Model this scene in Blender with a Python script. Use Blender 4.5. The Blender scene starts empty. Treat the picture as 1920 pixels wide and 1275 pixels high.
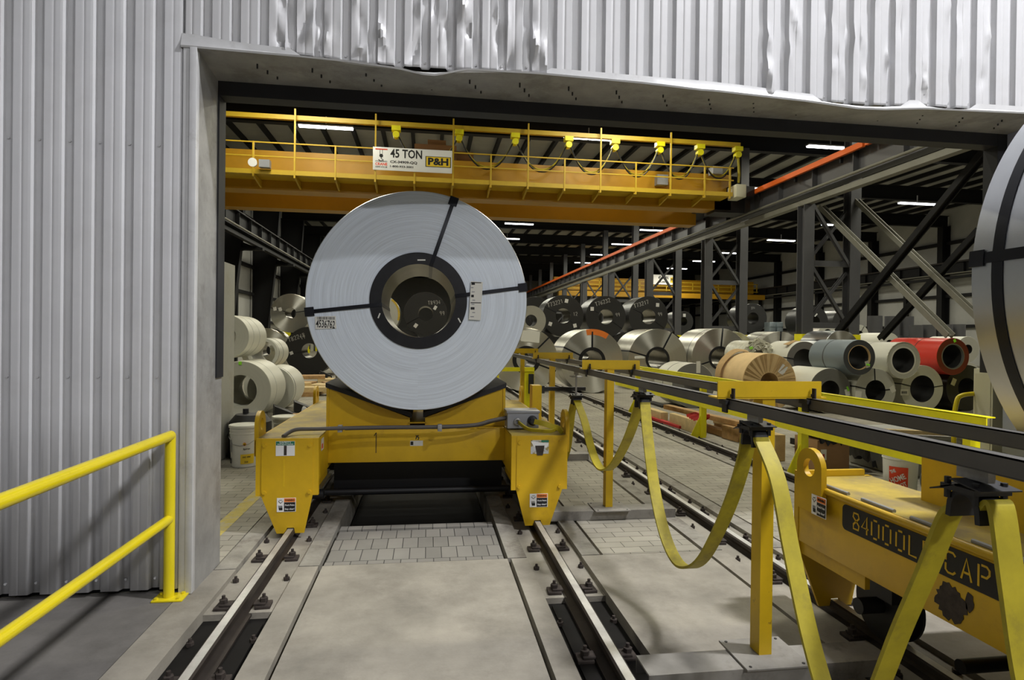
import bpy, bmesh, math, random
import numpy as np
from mathutils import Vector, Matrix
random.seed(7)
S = bpy.context.scene
COL = S.collection
# ------------------------------------------------------------ camera (1920x1275 frame)
FPX, CAMH = 1120.0, 1.75
ya, pi_, ro = math.radians(8.0), math.radians(.30), math.radians(.72)
fw = Vector((math.sin(ya)*math.cos(pi_), math.cos(ya)*math.cos(pi_), -math.sin(pi_)))
rt = Vector((math.cos(ya), -math.sin(ya), 0)); up = rt.cross(fw)
rt2 = math.cos(ro)*rt + math.sin(ro)*up; up2 = -math.sin(ro)*rt + math.cos(ro)*up
cam = bpy.data.objects.new('camera', bpy.data.cameras.new('camera')); COL.objects.link(cam)
cam.data.sensor_width = 36; cam.data.lens = FPX/1920*36; cam.data.clip_end = 400; cam.data.clip_start = .05
M = Matrix((rt2, up2, -fw)).transposed().to_4x4(); M.translation = Vector((0, 0, CAMH)); cam.matrix_world = M
S.camera = cam
def at(x, y, X=None, Y=None, Z=None):
    "point of the world seen at photo pixel x,y on a plane of given X, Y or Z"
    d = fw + rt2*((x-960)/FPX) - up2*((y-637.5)/FPX)
    t = (Z-CAMH)/d.z if Z is not None else Y/d.y if Y is not None else X/d.x
    return Vector((0, 0, CAMH)) + d*t
# ------------------------------------------------------------ world, exposure, lamps of the front bay and an added fill light
W = bpy.data.worlds.new('world'); S.world = W; W.use_nodes = True
W.node_tree.nodes['Background'].inputs[0].default_value = (.95, .96, 1, 1)
W.node_tree.nodes['Background'].inputs[1].default_value = .075
S.view_settings.view_transform = 'Standard'; S.view_settings.look = 'None'
S.view_settings.exposure = 0; S.view_settings.gamma = 1; S.view_settings.use_curve_mapping = False
def area(name, loc, sx, sy, power, col, tilt=(0, 0, 0)):
    l = bpy.data.lights.new(name, 'AREA'); l.shape = 'RECTANGLE'; l.size = sx; l.size_y = sy; l.energy = power; l.color = col
    o = bpy.data.objects.new(name, l); o.location = loc; o.rotation_euler = tilt; COL.objects.link(o); return o
FRONT = (.97, .97, 1.0)
for fy, fp in ((1.6, 1350), (-5.0, 620), (-12.5, 1350)): area('front_lamp_and_fill', (6.1, fy, 10.4), 1.2, .4, fp, FRONT)
area('front_lamp_and_fill', (-4.5, -8.0, 9.0), 1.2, .35, 110, FRONT, (math.radians(25), 0, 0))  # added fill light from the left, not a lamp of the bay
HALL = (1.0, .96, .78)
hall_power = 300
# ------------------------------------------------------------ materials
def mat(name, col, rough=.5, metal=0, var=.0, vscale=3, bump=0, bscale=40, spec=.5, aniso=0, dirt=None, dscale=2, damt=.5, dlo=.5, dhi=.62, coat=0, obj=True):
    m = bpy.data.materials.new(name); m.use_nodes = True; nt = m.node_tree; N = nt.nodes; L = nt.links
    b = N['Principled BSDF']; b.inputs['Roughness'].default_value = rough; b.inputs['Metallic'].default_value = metal
    b.inputs['Specular IOR Level'].default_value = spec; b.inputs['Coat Weight'].default_value = coat
    b.inputs['Base Color'].default_value = (*col, 1)
    tc = N.new('ShaderNodeTexCoord'); src = tc.outputs['Object']
    out = None
    if var:
        n = N.new('ShaderNodeTexNoise'); n.inputs['Scale'].default_value = vscale; n.inputs['Detail'].default_value = 6; n.inputs['Roughness'].default_value = .65
        L.new(src, n.inputs['Vector'])
        r = N.new('ShaderNodeMapRange'); r.inputs['From Min'].default_value = .3; r.inputs['From Max'].default_value = .7
        r.inputs['To Min'].default_value = 1-var; r.inputs['To Max'].default_value = 1+var*.6
        L.new(n.outputs['Fac'], r.inputs['Value'])
        mx = N.new('ShaderNodeMix'); mx.data_type = 'RGBA'; mx.blend_type = 'MULTIPLY'; mx.inputs[0].default_value = 1
        mx.inputs[6].default_value = (*col, 1); L.new(r.outputs[0], mx.inputs[7]); out = mx.outputs[2]
    if dirt:
        n = N.new('ShaderNodeTexNoise'); n.inputs['Scale'].default_value = dscale; n.inputs['Detail'].default_value = 8; n.inputs['Roughness'].default_value = .7
        L.new(src, n.inputs['Vector'])
        r = N.new('ShaderNodeMapRange'); r.inputs['From Min'].default_value = dlo; r.inputs['From Max'].default_value = dhi; r.inputs['To Max'].default_value = damt
        L.new(n.outputs['Fac'], r.inputs['Value'])
        mx = N.new('ShaderNodeMix'); mx.data_type = 'RGBA'; L.new(r.outputs[0], mx.inputs[0])
        if out: L.new(out, mx.inputs[6])
        else: mx.inputs[6].default_value = (*col, 1)
        mx.inputs[7].default_value = (*dirt, 1); out = mx.outputs[2]
    if out: L.new(out, b.inputs['Base Color'])
    if bump:
        n = N.new('ShaderNodeTexNoise'); n.inputs['Scale'].default_value = bscale; n.inputs['Detail'].default_value = 4; L.new(src, n.inputs['Vector'])
        bp = N.new('ShaderNodeBump'); bp.inputs['Strength'].default_value = bump; bp.inputs['Distance'].default_value = .01
        L.new(n.outputs['Fac'], bp.inputs['Height']); L.new(bp.outputs[0], b.inputs['Normal'])
    if aniso:
        b.inputs['Anisotropic'].default_value = aniso
        t = N.new('ShaderNodeTangent'); t.direction_type = 'RADIAL'; t.axis = 'Y'; L.new(t.outputs[0], b.inputs['Tangent']); b.inputs['Anisotropic Rotation'].default_value = .25
    return m
def coil_face(name, col, rough, metal, aniso, amt=.12, scale=60, bump=.25):
    "end of a coil: fine rings about local Y"
    m = mat(name, col, rough, metal, aniso=aniso); nt = m.node_tree; N = nt.nodes; L = nt.links; b = N['Principled BSDF']
    tc = N.new('ShaderNodeTexCoord'); sp = N.new('ShaderNodeSeparateXYZ'); L.new(tc.outputs['Object'], sp.inputs[0])
    cb = N.new('ShaderNodeCombineXYZ'); L.new(sp.outputs[0], cb.inputs[0]); L.new(sp.outputs[2], cb.inputs[1])
    ln = N.new('ShaderNodeVectorMath'); ln.operation = 'LENGTH'; L.new(cb.outputs[0], ln.inputs[0])
    at2 = N.new('ShaderNodeMath'); at2.operation = 'ARCTAN2'; L.new(sp.outputs[0], at2.inputs[0]); L.new(sp.outputs[2], at2.inputs[1])
    m1 = N.new('ShaderNodeMath'); m1.operation = 'MULTIPLY'; m1.inputs[1].default_value = scale; L.new(ln.outputs['Value'], m1.inputs[0])
    m2 = N.new('ShaderNodeMath'); m2.operation = 'MULTIPLY'; m2.inputs[1].default_value = .9; L.new(at2.outputs[0], m2.inputs[0])
    c2 = N.new('ShaderNodeCombineXYZ'); L.new(m1.outputs[0], c2.inputs[0]); L.new(m2.outputs[0], c2.inputs[1])
    n = N.new('ShaderNodeTexNoise'); n.inputs['Scale'].default_value = 1; n.inputs['Detail'].default_value = 5; n.inputs['Roughness'].default_value = .7; L.new(c2.outputs[0], n.inputs['Vector'])
    r = N.new('ShaderNodeMapRange'); r.inputs['From Min'].default_value = .3; r.inputs['From Max'].default_value = .7; r.inputs['To Min'].default_value = 1-amt; r.inputs['To Max'].default_value = 1+amt*.6
    L.new(n.outputs['Fac'], r.inputs['Value'])
    mx = N.new('ShaderNodeMix'); mx.data_type = 'RGBA'; mx.blend_type = 'MULTIPLY'; mx.inputs[0].default_value = 1; mx.inputs[6].default_value = (*col, 1)
    L.new(r.outputs[0], mx.inputs[7]); L.new(mx.outputs[2], b.inputs['Base Color'])
    bp = N.new('ShaderNodeBump'); bp.inputs['Strength'].default_value = bump; bp.inputs['Distance'].default_value = .004; L.new(n.outputs['Fac'], bp.inputs['Height']); L.new(bp.outputs[0], b.inputs['Normal'])
    return m
def paver_mat(name, c1, c2, mortar, bw, bh):
    m = mat(name, c1, .8); nt = m.node_tree; N = nt.nodes; L = nt.links; b = N['Principled BSDF']
    tc = N.new('ShaderNodeTexCoord'); br = N.new('ShaderNodeTexBrick')
    L.new(tc.outputs['Object'], br.inputs['Vector'])
    br.inputs['Scale'].default_value = 1; br.inputs['Brick Width'].default_value = bw; br.inputs['Row Height'].default_value = bh
    br.inputs['Mortar Size'].default_value = .0035; br.inputs['Mortar Smooth'].default_value = .1
    br.inputs['Color1'].default_value = (*c1, 1); br.inputs['Color2'].default_value = (*c2, 1); br.inputs['Mortar'].default_value = (*mortar, 1)
    n = N.new('ShaderNodeTexNoise'); n.inputs['Scale'].default_value = 1.4; n.inputs['Detail'].default_value = 8; L.new(tc.outputs['Object'], n.inputs['Vector'])
    r = N.new('ShaderNodeMapRange'); r.inputs['From Min'].default_value = .3; r.inputs['From Max'].default_value = .7; r.inputs['To Min'].default_value = .78; r.inputs['To Max'].default_value = 1.1; L.new(n.outputs['Fac'], r.inputs['Value'])
    mx = N.new('ShaderNodeMix'); mx.data_type = 'RGBA'; mx.blend_type = 'MULTIPLY'; mx.inputs[0].default_value = 1
    L.new(br.outputs['Color'], mx.inputs[6]); L.new(r.outputs[0], mx.inputs[7]); L.new(mx.outputs[2], b.inputs['Base Color'])
    bp = N.new('ShaderNodeBump'); bp.inputs['Strength'].default_value = .6; bp.inputs['Distance'].default_value = .006; bp.invert = True
    L.new(br.outputs['Fac'], bp.inputs['Height']); L.new(bp.outputs[0], b.inputs['Normal'])
    return m
def emit(name, col, s):
    m = bpy.data.materials.new(name); m.use_nodes = True; b = m.node_tree.nodes['Principled BSDF']
    b.inputs['Base Color'].default_value = (.8, .8, .8, 1); b.inputs['Emission Color'].default_value = (*col, 1); b.inputs['Emission Strength'].default_value = s; return m
K = dict(
 wall=mat('white_wall_sheet', (.60, .60, .61), .38, 0, .06, 2.5, dirt=(.36, .34, .30), dscale=1.7, damt=.22, dlo=.52, dhi=.8),
 flash=mat('white_flashing', (.56, .56, .56), .4, 0, .1, 6, dirt=(.25, .24, .22), dscale=5, damt=.5, dlo=.58, dhi=.75),
 galv=mat('galvanised_sheet', (.36, .355, .34), .5, .3, .22, 5, dirt=(.16, .15, .13), dscale=3, damt=.45),
 black=mat('black_steel', (.012, .012, .013), .5), rubber=mat('black_rubber', (.013, .013, .015), .6, 0, .3, 5),
 amber=mat('amber_cart_paint', (.62, .385, .008), .42, 0, .12, 3, dirt=(.30, .17, .02), dscale=2.2, damt=.5, dlo=.56, dhi=.72),
 deck=mat('worn_yellow_deck', (.48, .35, .05), .6, 0, .3, 4, dirt=(.26, .20, .09), dscale=2.5, damt=.9, dlo=.42, dhi=.62),
 lemon=mat('lemon_yellow_paint', (.86, .78, .008), .4, 0, .1, 4, dirt=(.35, .25, .02), dscale=9, damt=.6, dlo=.66, dhi=.72),
 railp=mat('handrail_yellow_paint', (.74, .60, .008), .28, 0, .06, 5, dirt=(.3, .2, .02), dscale=12, damt=.6, dlo=.66, dhi=.72, coat=.3),
 postp=mat('ochre_post_paint', (.68, .44, .008), .42, 0, .15, 3, dirt=(.18, .09, .02), dscale=6, damt=.8, dlo=.62, dhi=.68),
 cable=mat('yellow_ribbon_cable', (.44, .36, .015), .6, 0, .2, 8, dirt=(.16, .13, .03), dscale=7, damt=.5, dlo=.52, dhi=.68),
 bar=mat('grey_painted_channel', (.105, .100, .092), .5, .2, .15, 4),
 plate=mat('grey_base_plate', (.27, .255, .225), .6, .1, .25, 4, dirt=(.08, .07, .06), dscale=3, damt=.7, dlo=.5, dhi=.65),
 conc=mat('floor_concrete', (.30, .275, .225), .75, 0, .3, 2.2, .15, 60, dirt=(.15, .135, .11), dscale=1.6, damt=.8, dlo=.5, dhi=.75),
 concd=mat('dark_floor_concrete', (.165, .155, .142), .65, 0, .25, 1.5, .1, 60, dirt=(.085, .08, .072), dscale=1.2, damt=.8, dlo=.45, dhi=.65),
 concl=mat('trench_concrete', (.28, .262, .22), .85, 0, .3, 5, .3, 40, dirt=(.12, .10, .08), dscale=3, damt=.8, dlo=.5, dhi=.66),
 grease_and_shade=mat('greasy_black_and_pit_shade', (.008, .007, .006), .75, 0, .5, 4, spec=.2),
 railtop=mat('polished_rail_steel', (.62, .61, .58), .42, .6, .2, 8), railside=mat('rail_steel', (.055, .045, .038), .55, .6, .3, 6),
 rust=mat('rusty_steel', (.055, .043, .036), .75, .3, .4, 30), paver=paver_mat('paving_bricks', (.30, .28, .225), (.35, .325, .265), (.09, .08, .06), .255, .127),
 paverg=paver_mat('grey_paving_bricks', (.20, .19, .165), (.25, .235, .205), (.04, .037, .033), .127, .25),
 yline=mat('worn_yellow_floor_paint', (.50, .40, .08), .7, 0, .2, 10, dirt=(.38, .35, .26), dscale=8, damt=.8, dlo=.5, dhi=.6),
 barrier=mat('grey_barrier', (.40, .40, .36), .7, 0, .12, 2, dirt=(.32, .30, .24), dscale=2, damt=.6),
 dark=mat('dark_structural_steel', (.012, .012, .013), .6, spec=.2), steel=mat('grey_structural_steel', (.085, .085, .092), .45, 0, .1, 2),
 steell=mat('light_steel_brace', (.20, .195, .16), .55, 0, .1, 2), panel=mat('hall_wall_panel', (.44, .44, .42), .55, 0, .1, .8),
 roof=mat('roof_insulation', (.34, .34, .31), .7, 0, .12, 1), orange=mat('orange_conductor_bar', (.85, .15, .015), .5),
 crane=mat('crane_amber_paint', (.46, .24, .010), .4, 0, .1, 1, dirt=(.35, .20, .02), dscale=.8, damt=.5, dlo=.55, dhi=.75),
 cranel=mat('crane_yellow_paint', (.56, .37, .02), .45, 0, .1, 2), craneb=mat('brown_hoist', (.16, .07, .015), .6),
 white=mat('white_plate', (.80, .80, .78), .45), ink=mat('black_print', (.008, .008, .008), .6), redink=mat('red_print', (.55, .04, .03), .5),
 ylwsign=mat('sign_yellow', (.80, .55, .02), .5), green=mat('green_print', (.02, .17, .10), .5), orangelbl=mat('orange_label', (.85, .22, .03), .5),
 chalk=mat('white_chalk', (.62, .62, .6), .9), lime=mat('lime_label', (.35, .95, .05), .5), paper=mat('paper_label', (.78, .77, .70), .7),
 strap=mat('black_steel_strap', (.016, .017, .022), .3, .3), core=mat('black_core_wrap', (.012, .012, .014), .38, 0, .5, 9),
 lamp=emit('lamp_tube', (.92, .95, 1.0), 9), housing=mat('lamp_housing', (.4, .4, .42), .5),
 m_side=mat('zinc_coil_side', (.62, .64, .66), .33, 1, .08, 2), m_face=coil_face('zinc_coil_end', (.80, .875, .96), .45, .12, 0, .2, 90, .35),
 m_bore=mat('coil_bore_steel', (.25, .235, .19), .3, .9, .2, 3),
 s_side=mat('bright_coil_side', (.60, .58, .50), .3, .9, .1, 2), s_face=coil_face('bright_coil_end', (.72, .71, .66), .30, .95, .92, .06, 50, .05),
 w_side=mat('cream_coil_side', (.66, .65, .56), .42, 0, .06, 1), w_face=coil_face('cream_coil_end', (.55, .55, .49), .6, 0, 0, .08, 60, .1),
 g_face=coil_face('grey_coil_end', (.20, .20, .185), .6, .2, 0, .1, 60, .1), b_side=mat('hot_rolled_coil_side', (.065, .065, .065), .32, .5, .2, 2),
 b_face=coil_face('hot_rolled_coil_end', (.030, .030, .030), .55, .2, 0, .12, 60, .1), r_side=mat('red_coil_side', (.56, .035, .02), .35), r_face=mat('dark_red_coil_end', (.16, .018, .012), .5),
 sl_side=mat('slate_coil_side', (.155, .19, .215), .4), sl_face=mat('dark_slate_coil_end', (.055, .058, .062), .55), kraft=mat('kraft_paper', (.70, .50, .25), .65, 0, .1, 4, .5, 6),
 kraftd=mat('folded_kraft_paper', (.46, .30, .13), .7, 0, .2, 5, .6, 9), film=mat('crumpled_plastic_film', (.62, .61, .50), .3, 0, .25, 12, .8, 14),
 wood=mat('timber', (.42, .25, .10), .75, 0, .3, 9), woodl=mat('pale_timber', (.60, .45, .22), .75, 0, .2, 7), redp=mat('red_strap_webbing', (.50, .03, .03), .6),
 bucket=mat('white_bucket_plastic', (.74, .73, .64), .4, 0, .06, 6), bucketw=mat('white_pail_plastic', (.78, .78, .74), .4), hd=mat('orange_red_print', (.80, .07, .02), .5),
 card=mat('cardboard', (.38, .22, .11), .8, 0, .1, 5), film2=mat('black_plastic_film', (.012, .012, .013), .3, 0, 0, 1, 1.0, 9), bin=mat('grey_bin_plastic', (.36, .36, .33), .6, 0, .1, 3),
 boxg=mat('grey_enamel', (.28, .29, .31), .35, 0, .06, 6), beige=mat('beige_enamel', (.60, .58, .43), .5), blueg=mat('blue_grey_enamel', (.30, .32, .40), .5),
 hose=mat('dark_hose', (.10, .09, .08), .55), stick=mat('worn_warning_plate', (.55, .56, .54), .5, 0, .2, 20, dirt=(.28, .20, .03), dscale=14, damt=.9, dlo=.5, dhi=.55),
 cyan=mat('pale_slate_metal', (.25, .30, .33), .4, .3))
# ------------------------------------------------------------ mesh helpers
class MB:
    def __init__(s): s.bm = bmesh.new()
    def faces(s, vs, fs, mi=0):
        v = [s.bm.verts.new(p) for p in vs]
        for f in fs:
            try: s.bm.faces.new([v[i] for i in f]).material_index = mi
            except ValueError: pass
        return v
    def box(s, x0, x1, y0, y1, z0, z1, mi=0, bev=0, mt=None):
        p = [(x0, y0, z0), (x1, y0, z0), (x1, y1, z0), (x0, y1, z0), (x0, y0, z1), (x1, y0, z1), (x1, y1, z1), (x0, y1, z1)]
        if mt: p = [mt @ Vector(q) for q in p]
        v = s.faces(p, [(3, 2, 1, 0), (4, 5, 6, 7), (0, 1, 5, 4), (1, 2, 6, 5), (2, 3, 7, 6), (3, 0, 4, 7)], mi)
        if bev:
            es = list({e for a in v for e in a.link_edges}); bmesh.ops.bevel(s.bm, geom=es, offset=bev, segments=2, affect='EDGES', profile=.5)
        return s
    def obox(s, c, sx, sy, sz, rz=0, rx=0, ry=0, mi=0, bev=0):
        mt = Matrix.Translation(c) @ Matrix.Rotation(rz, 4, 'Z') @ Matrix.Rotation(ry, 4, 'Y') @ Matrix.Rotation(rx, 4, 'X')
        return s.box(-sx/2, sx/2, -sy/2, sy/2, -sz/2, sz/2, mi, bev, mt)
    def prism(s, pts, ax, a0, a1, mi=0, holes=None):
        "2D outline extruded along ax; pts are the two other coordinates in xyz order"
        def P(q, a): return (a, q[0], q[1]) if ax == 'X' else (q[0], a, q[1]) if ax == 'Y' else (q[0], q[1], a)
        n = len(pts)
        if not holes:
            s.faces([P(q, a0) for q in pts]+[P(q, a1) for q in pts], [tuple(range(n))[::-1], tuple(range(n, 2*n))]+[(i, (i+1) % n, (i+1) % n+n, i+n) for i in range(n)], mi)
        else:   # outline and hole with the same number of points, bridged
            h = holes; s.faces([P(q, a0) for q in pts]+[P(q, a1) for q in pts]+[P(q, a0) for q in h]+[P(q, a1) for q in h],
              [(i, (i+1) % n, (i+1) % n+n, i+n) for i in range(n)]+[(i+2*n, i+3*n, (i+1) % n+3*n, (i+1) % n+2*n) for i in range(n)] +
              [(i, i+2*n, (i+1) % n+2*n, (i+1) % n) for i in range(n)]+[(i+n, (i+1) % n+n, (i+1) % n+3*n, i+3*n) for i in range(n)], mi)
        return s
    def tube(s, pts, r, n=12, mi=0, cap=True, sx=1):
        pts = [Vector(p) for p in pts]; rings = []; ref = None
        for i, p in enumerate(pts):
            t = (pts[min(i+1, len(pts)-1)]-pts[max(i-1, 0)]).normalized()
            if ref is None: ref = Vector((0, 0, 1)) if abs(t.z) < .9 else Vector((1, 0, 0))
            u = t.cross(ref).normalized(); w = u.cross(t).normalized(); ref = w
            rr = r[i] if isinstance(r, (list, tuple)) else r
            rings.append([s.bm.verts.new(p+(u*math.cos(2*math.pi*k/n)*sx+w*math.sin(2*math.pi*k/n))*rr) for k in range(n)])
        for a, b in zip(rings, rings[1:]):
            for k in range(n): s.bm.faces.new((a[k], a[(k+1) % n], b[(k+1) % n], b[k])).material_index = mi
        if cap: s.bm.faces.new(rings[0][::-1]).material_index = mi; s.bm.faces.new(rings[-1]).material_index = mi
        return s
    def cyl(s, p0, p1, r, n=24, mi=0): return s.tube([p0, p1], r, n, mi)
    def lathe(s, prof, ax='Z', n=48, mis=None, c=(0, 0, 0), closed=False, seg=None):
        "prof: (radius, height) points"
        rings = []; c = Vector(c)
        for r, h in prof:
            ring = []
            for k in range(n):
                a = 2*math.pi*k/n; q = (r*math.cos(a), r*math.sin(a), h) if ax == 'Z' else (r*math.cos(a), h, r*math.sin(a)) if ax == 'Y' else (h, r*math.cos(a), r*math.sin(a))
                ring.append(s.bm.verts.new(c+Vector(q)))
            rings.append(ring)
        m = len(rings)
        for i in range(m if closed else m-1):
            a, b = rings[i], rings[(i+1) % m]
            for k in range(n):
                f = s.bm.faces.new((a[k], a[(k+1) % n], b[(k+1) % n], b[k])); f.material_index = mis[i] if mis else 0
        return s
    def ribbon(s, pts, w, th, wdir=None, mi=0, us=None):
        "flat strap along pts, width along wdir(s)"
        pts = [Vector(p) for p in pts]; R = []
        for i, p in enumerate(pts):
            t = (pts[min(i+1, len(pts)-1)]-pts[max(i-1, 0)]).normalized()
            u = Vector(us[i] if us else wdir).normalized(); u = (u-t*u.dot(t)).normalized(); nn = t.cross(u)
            R.append([s.bm.verts.new(p+u*a*w/2+nn*b*th/2) for a, b in ((-1, -1), (1, -1), (1, 1), (-1, 1))])
        for a, b in zip(R, R[1:]):
            for k in range(4): s.bm.faces.new((a[k], a[(k+1) % 4], b[(k+1) % 4], b[k])).material_index = mi
        s.bm.faces.new(R[0][::-1]).material_index = mi; s.bm.faces.new(R[-1]).material_index = mi
        return s
    def hbeam(s, p0, p1, d, w, tf=.03, tw=.025, updir=(0, 0, 1), mi=0):
        "I section from p0 to p1: depth d along updir, flanges w wide"
        p0 = Vector(p0); p1 = Vector(p1); t = (p1-p0); L_ = t.length; t.normalize(); u = Vector(updir); u = (u-t*u.dot(t)).normalized(); sd = t.cross(u)
        mt = Matrix((sd, t, u)).transposed().to_4x4(); mt.translation = p0
        s.box(-w/2, w/2, 0, L_, d/2-tf, d/2, mi, 0, mt); s.box(-w/2, w/2, 0, L_, -d/2, -d/2+tf, mi, 0, mt); s.box(-tw/2, tw/2, 0, L_, -d/2+tf, d/2-tf, mi, 0, mt)
        return s
    def build(s, name, mats, parent=None, bev=0, local=None):
        bm = s.bm
        if bev: bmesh.ops.bevel(bm, geom=[e for e in bm.edges if len(e.link_faces) == 2 and e.calc_face_angle(0) > .7], offset=bev, segments=2, affect='EDGES', profile=.5, clamp_overlap=True)
        bmesh.ops.recalc_face_normals(bm, faces=bm.faces)
        for e in bm.edges:
            if len(e.link_faces) == 2 and e.calc_face_angle(0) > .6: e.smooth = False
        for f in bm.faces: f.smooth = True
        me = bpy.data.meshes.new(name); bm.to_mesh(me); bm.free()
        for m in (mats if isinstance(mats, (list, tuple)) else [mats]): me.materials.append(m)
        return link(name, me, parent, local)
def link(name, me, parent=None, local=None):
    o = bpy.data.objects.new(name, me); COL.objects.link(o)
    if parent is not None:
        o.parent = parent
        if local is not None: o.location = local
        elif parent.type == 'EMPTY': o.matrix_parent_inverse = parent.matrix_basis.inverted()
    return o
def tag(o, label, cat, group=None): 
    o['label'] = label; o['category'] = cat
    if group: o['group'] = group
    return o
def thing(name, label, cat, loc=(0, 0, 0), rz=0, group=None):
    o = bpy.data.objects.new(name, None); COL.objects.link(o); o.location = loc; o.rotation_euler = (0, 0, rz); o.empty_display_size = .1
    return tag(o, label, cat, group)
def struct(name, mb, m, bev=0): o = mb.build(name, m, None, bev); o['kind'] = 'structure'; return o
def dup(root, loc, rz, label, group=None):
    r = root.copy(); COL.objects.link(r); r.location = loc; r.rotation_euler = (0, 0, rz); r['label'] = label
    if group: r['group'] = group
    for ch in list(root.children):
        c = ch.copy(); COL.objects.link(c); c.parent = r
        for g in list(ch.children): d = g.copy(); COL.objects.link(d); d.parent = c
    return r
def textmesh(txt, size, bold=0, ext=.0008, align='CENTER', sx=1.0, space=1):
    cu = bpy.data.curves.new('lettering', 'FONT'); cu.body = txt; cu.size = size; cu.offset = bold; cu.extrude = ext; cu.align_x = align; cu.align_y = 'CENTER'; cu.space_character = space; cu.resolution_u = 2
    o = bpy.data.objects.new('lettering', cu); COL.objects.link(o)
    dg = bpy.context.evaluated_depsgraph_get(); me = bpy.data.meshes.new_from_object(o.evaluated_get(dg)); bpy.data.objects.remove(o)
    if sx != 1: me.transform(Matrix.Diagonal((sx, 1, 1, 1)))
    return me
def letter(txt, size, frame, pos, m, parent, bold=0, sx=1, rot=0, name='lettering', align='CENTER', space=1, w=None):
    "frame = (right, up) of the surface; pos in the parent's space"
    me = textmesh(txt, size, bold, sx=sx, align=align, space=space)
    xs = [v.co.x for v in me.vertices]
    if w and xs: me.transform(Matrix.Diagonal((w/(max(xs)-min(xs)), 1, 1, 1)))
    r, u = Vector(frame[0]).normalized(), Vector(frame[1]).normalized(); n = r.cross(u)
    mt = Matrix((r, u, n)).transposed().to_4x4() @ Matrix.Rotation(rot, 4, 'Z'); mt.translation = pos
    me.transform(mt); me.materials.clear(); me.materials.append(m)
    return link(name, me, parent)
FR = ((1, 0, 0), (0, 0, 1))      # surfaces facing the camera (-Y)
G = {'0': [[(.5,0),(1.5,0)],[(2,.7),(2,5.3)],[(1.5,6),(.5,6)],[(0,5.3),(0,.7)]], '1': [[(.6,5),(1.2,6),(1.2,0)]], '2': [[(0,5),(.6,6),(1.6,6),(2,5),(1.7,3.4),(0,0),(2,0)]],
 '3': [[(0,5.4),(.8,6),(1.8,5.4),(1.8,4),(.9,3.2),(1.9,2.4),(1.9,.8),(1,0),(0,.6)]], '4': [[(1.5,0),(1.5,6),(0,2),(2,2)]], '5': [[(2,6),(.2,6),(.1,3.6),(1.4,3.6),(2,2.4),(1.6,.4),(.2,.2)]],
 '6': [[(1.8,6),(.3,3.4),(.1,1),(1,0),(1.9,1),(1.8,2.6),(.3,3)]], '7': [[(0,6),(2,6),(.8,0)]], '8': [[(1,3.2),(.1,4.4),(.3,5.8),(1.6,5.8),(1.9,4.4),(.2,1.8),(.2,.3),(1.7,.3),(1.9,1.8),(1,3.2)]],
 '9': [[(1.8,3.4),(.6,3),(.1,4.6),(.6,6),(1.8,5.6),(1.8,3.4),(1.5,0)]], 'T': [[(0,6),(2.2,6)],[(1.1,6),(1.1,0)]], 'L': [[(0,6),(0,0),(1.8,0)]], 'B': [[(0,0),(0,6),(1.4,6),(1.9,5),(1.2,3.2)],[(1.4,3),(2,1.6),(1.4,0),(.4,0)]],
 'C': [[(2,5.2),(1.5,6),(.5,6),(0,5.3),(0,3.4)],[(0,2.6),(0,.7),(.5,0),(1.5,0),(2,.8)]], 'A': [[(0,0),(1,6),(2,0)],[(.5,2),(1.5,2)]], 'P': [[(0,0),(0,6)],[(.5,6),(1.5,6),(2,5.2),(2,4),(1.5,3),(.5,3)]], '-': [[(0,-1),(3,-1)]],
 'S': [[(2,5.3),(1.5,6),(.5,6),(0,5.2),(0,4),(2,2.4),(2,.8),(1.5,0),(.5,0),(0,.7)]], 'e': [[(.5,0),(1.5,0),(2,.7),(2,2.4)],[(1.6,3.1),(.4,3.1)],[(2,3.8),(2,5.3),(1.5,6),(.5,6),(0,5.3),(0,3.8)],[(0,2.4),(0,.7),(.5,0)]]}
def strokes(mb, txt, org, r, u, h, th, jit=0, gap=1.0, dep=.001, mi=0, kx=1):
    r = Vector(r).normalized(); u = Vector(u).normalized(); n = r.cross(u); k = h/6; x = 0; org = Vector(org)
    for ch in txt:
        for seg in G.get(ch, []):
            ps = [org+r*(k*kx*(x+a+random.uniform(-jit, jit)))+u*(k*(b+random.uniform(-jit, jit))) for a, b in seg]
            mb.ribbon(ps, th, dep, us=[(ps[min(i+1, len(ps)-1)]-ps[max(i-1, 0)]).cross(n) for i in range(len(ps))], mi=mi)
        x += 2+gap if ch != ' ' else 1.2
    return mb
def smooth_path(keys, n=8):
    P = [Vector(k) for k in keys]; out = []
    for i in range(len(P)-1):
        a, b, c, d = P[max(i-1, 0)], P[i], P[i+1], P[min(i+2, len(P)-1)]
        for j in range(n):
            t = j/n; out.append(.5*((2*b)+(c-a)*t+(2*a-5*b+4*c-d)*t*t+(3*b-a-3*c+d)*t**3))
    return out+[P[-1]]
def interp(x, tab):
    if x <= tab[0][0]: return tab[0][1]
    for (a, va), (b, vb) in zip(tab, tab[1:]):
        if x <= b: return va+(vb-va)*(x-a)/(b-a)
    return tab[-1][1]
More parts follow.
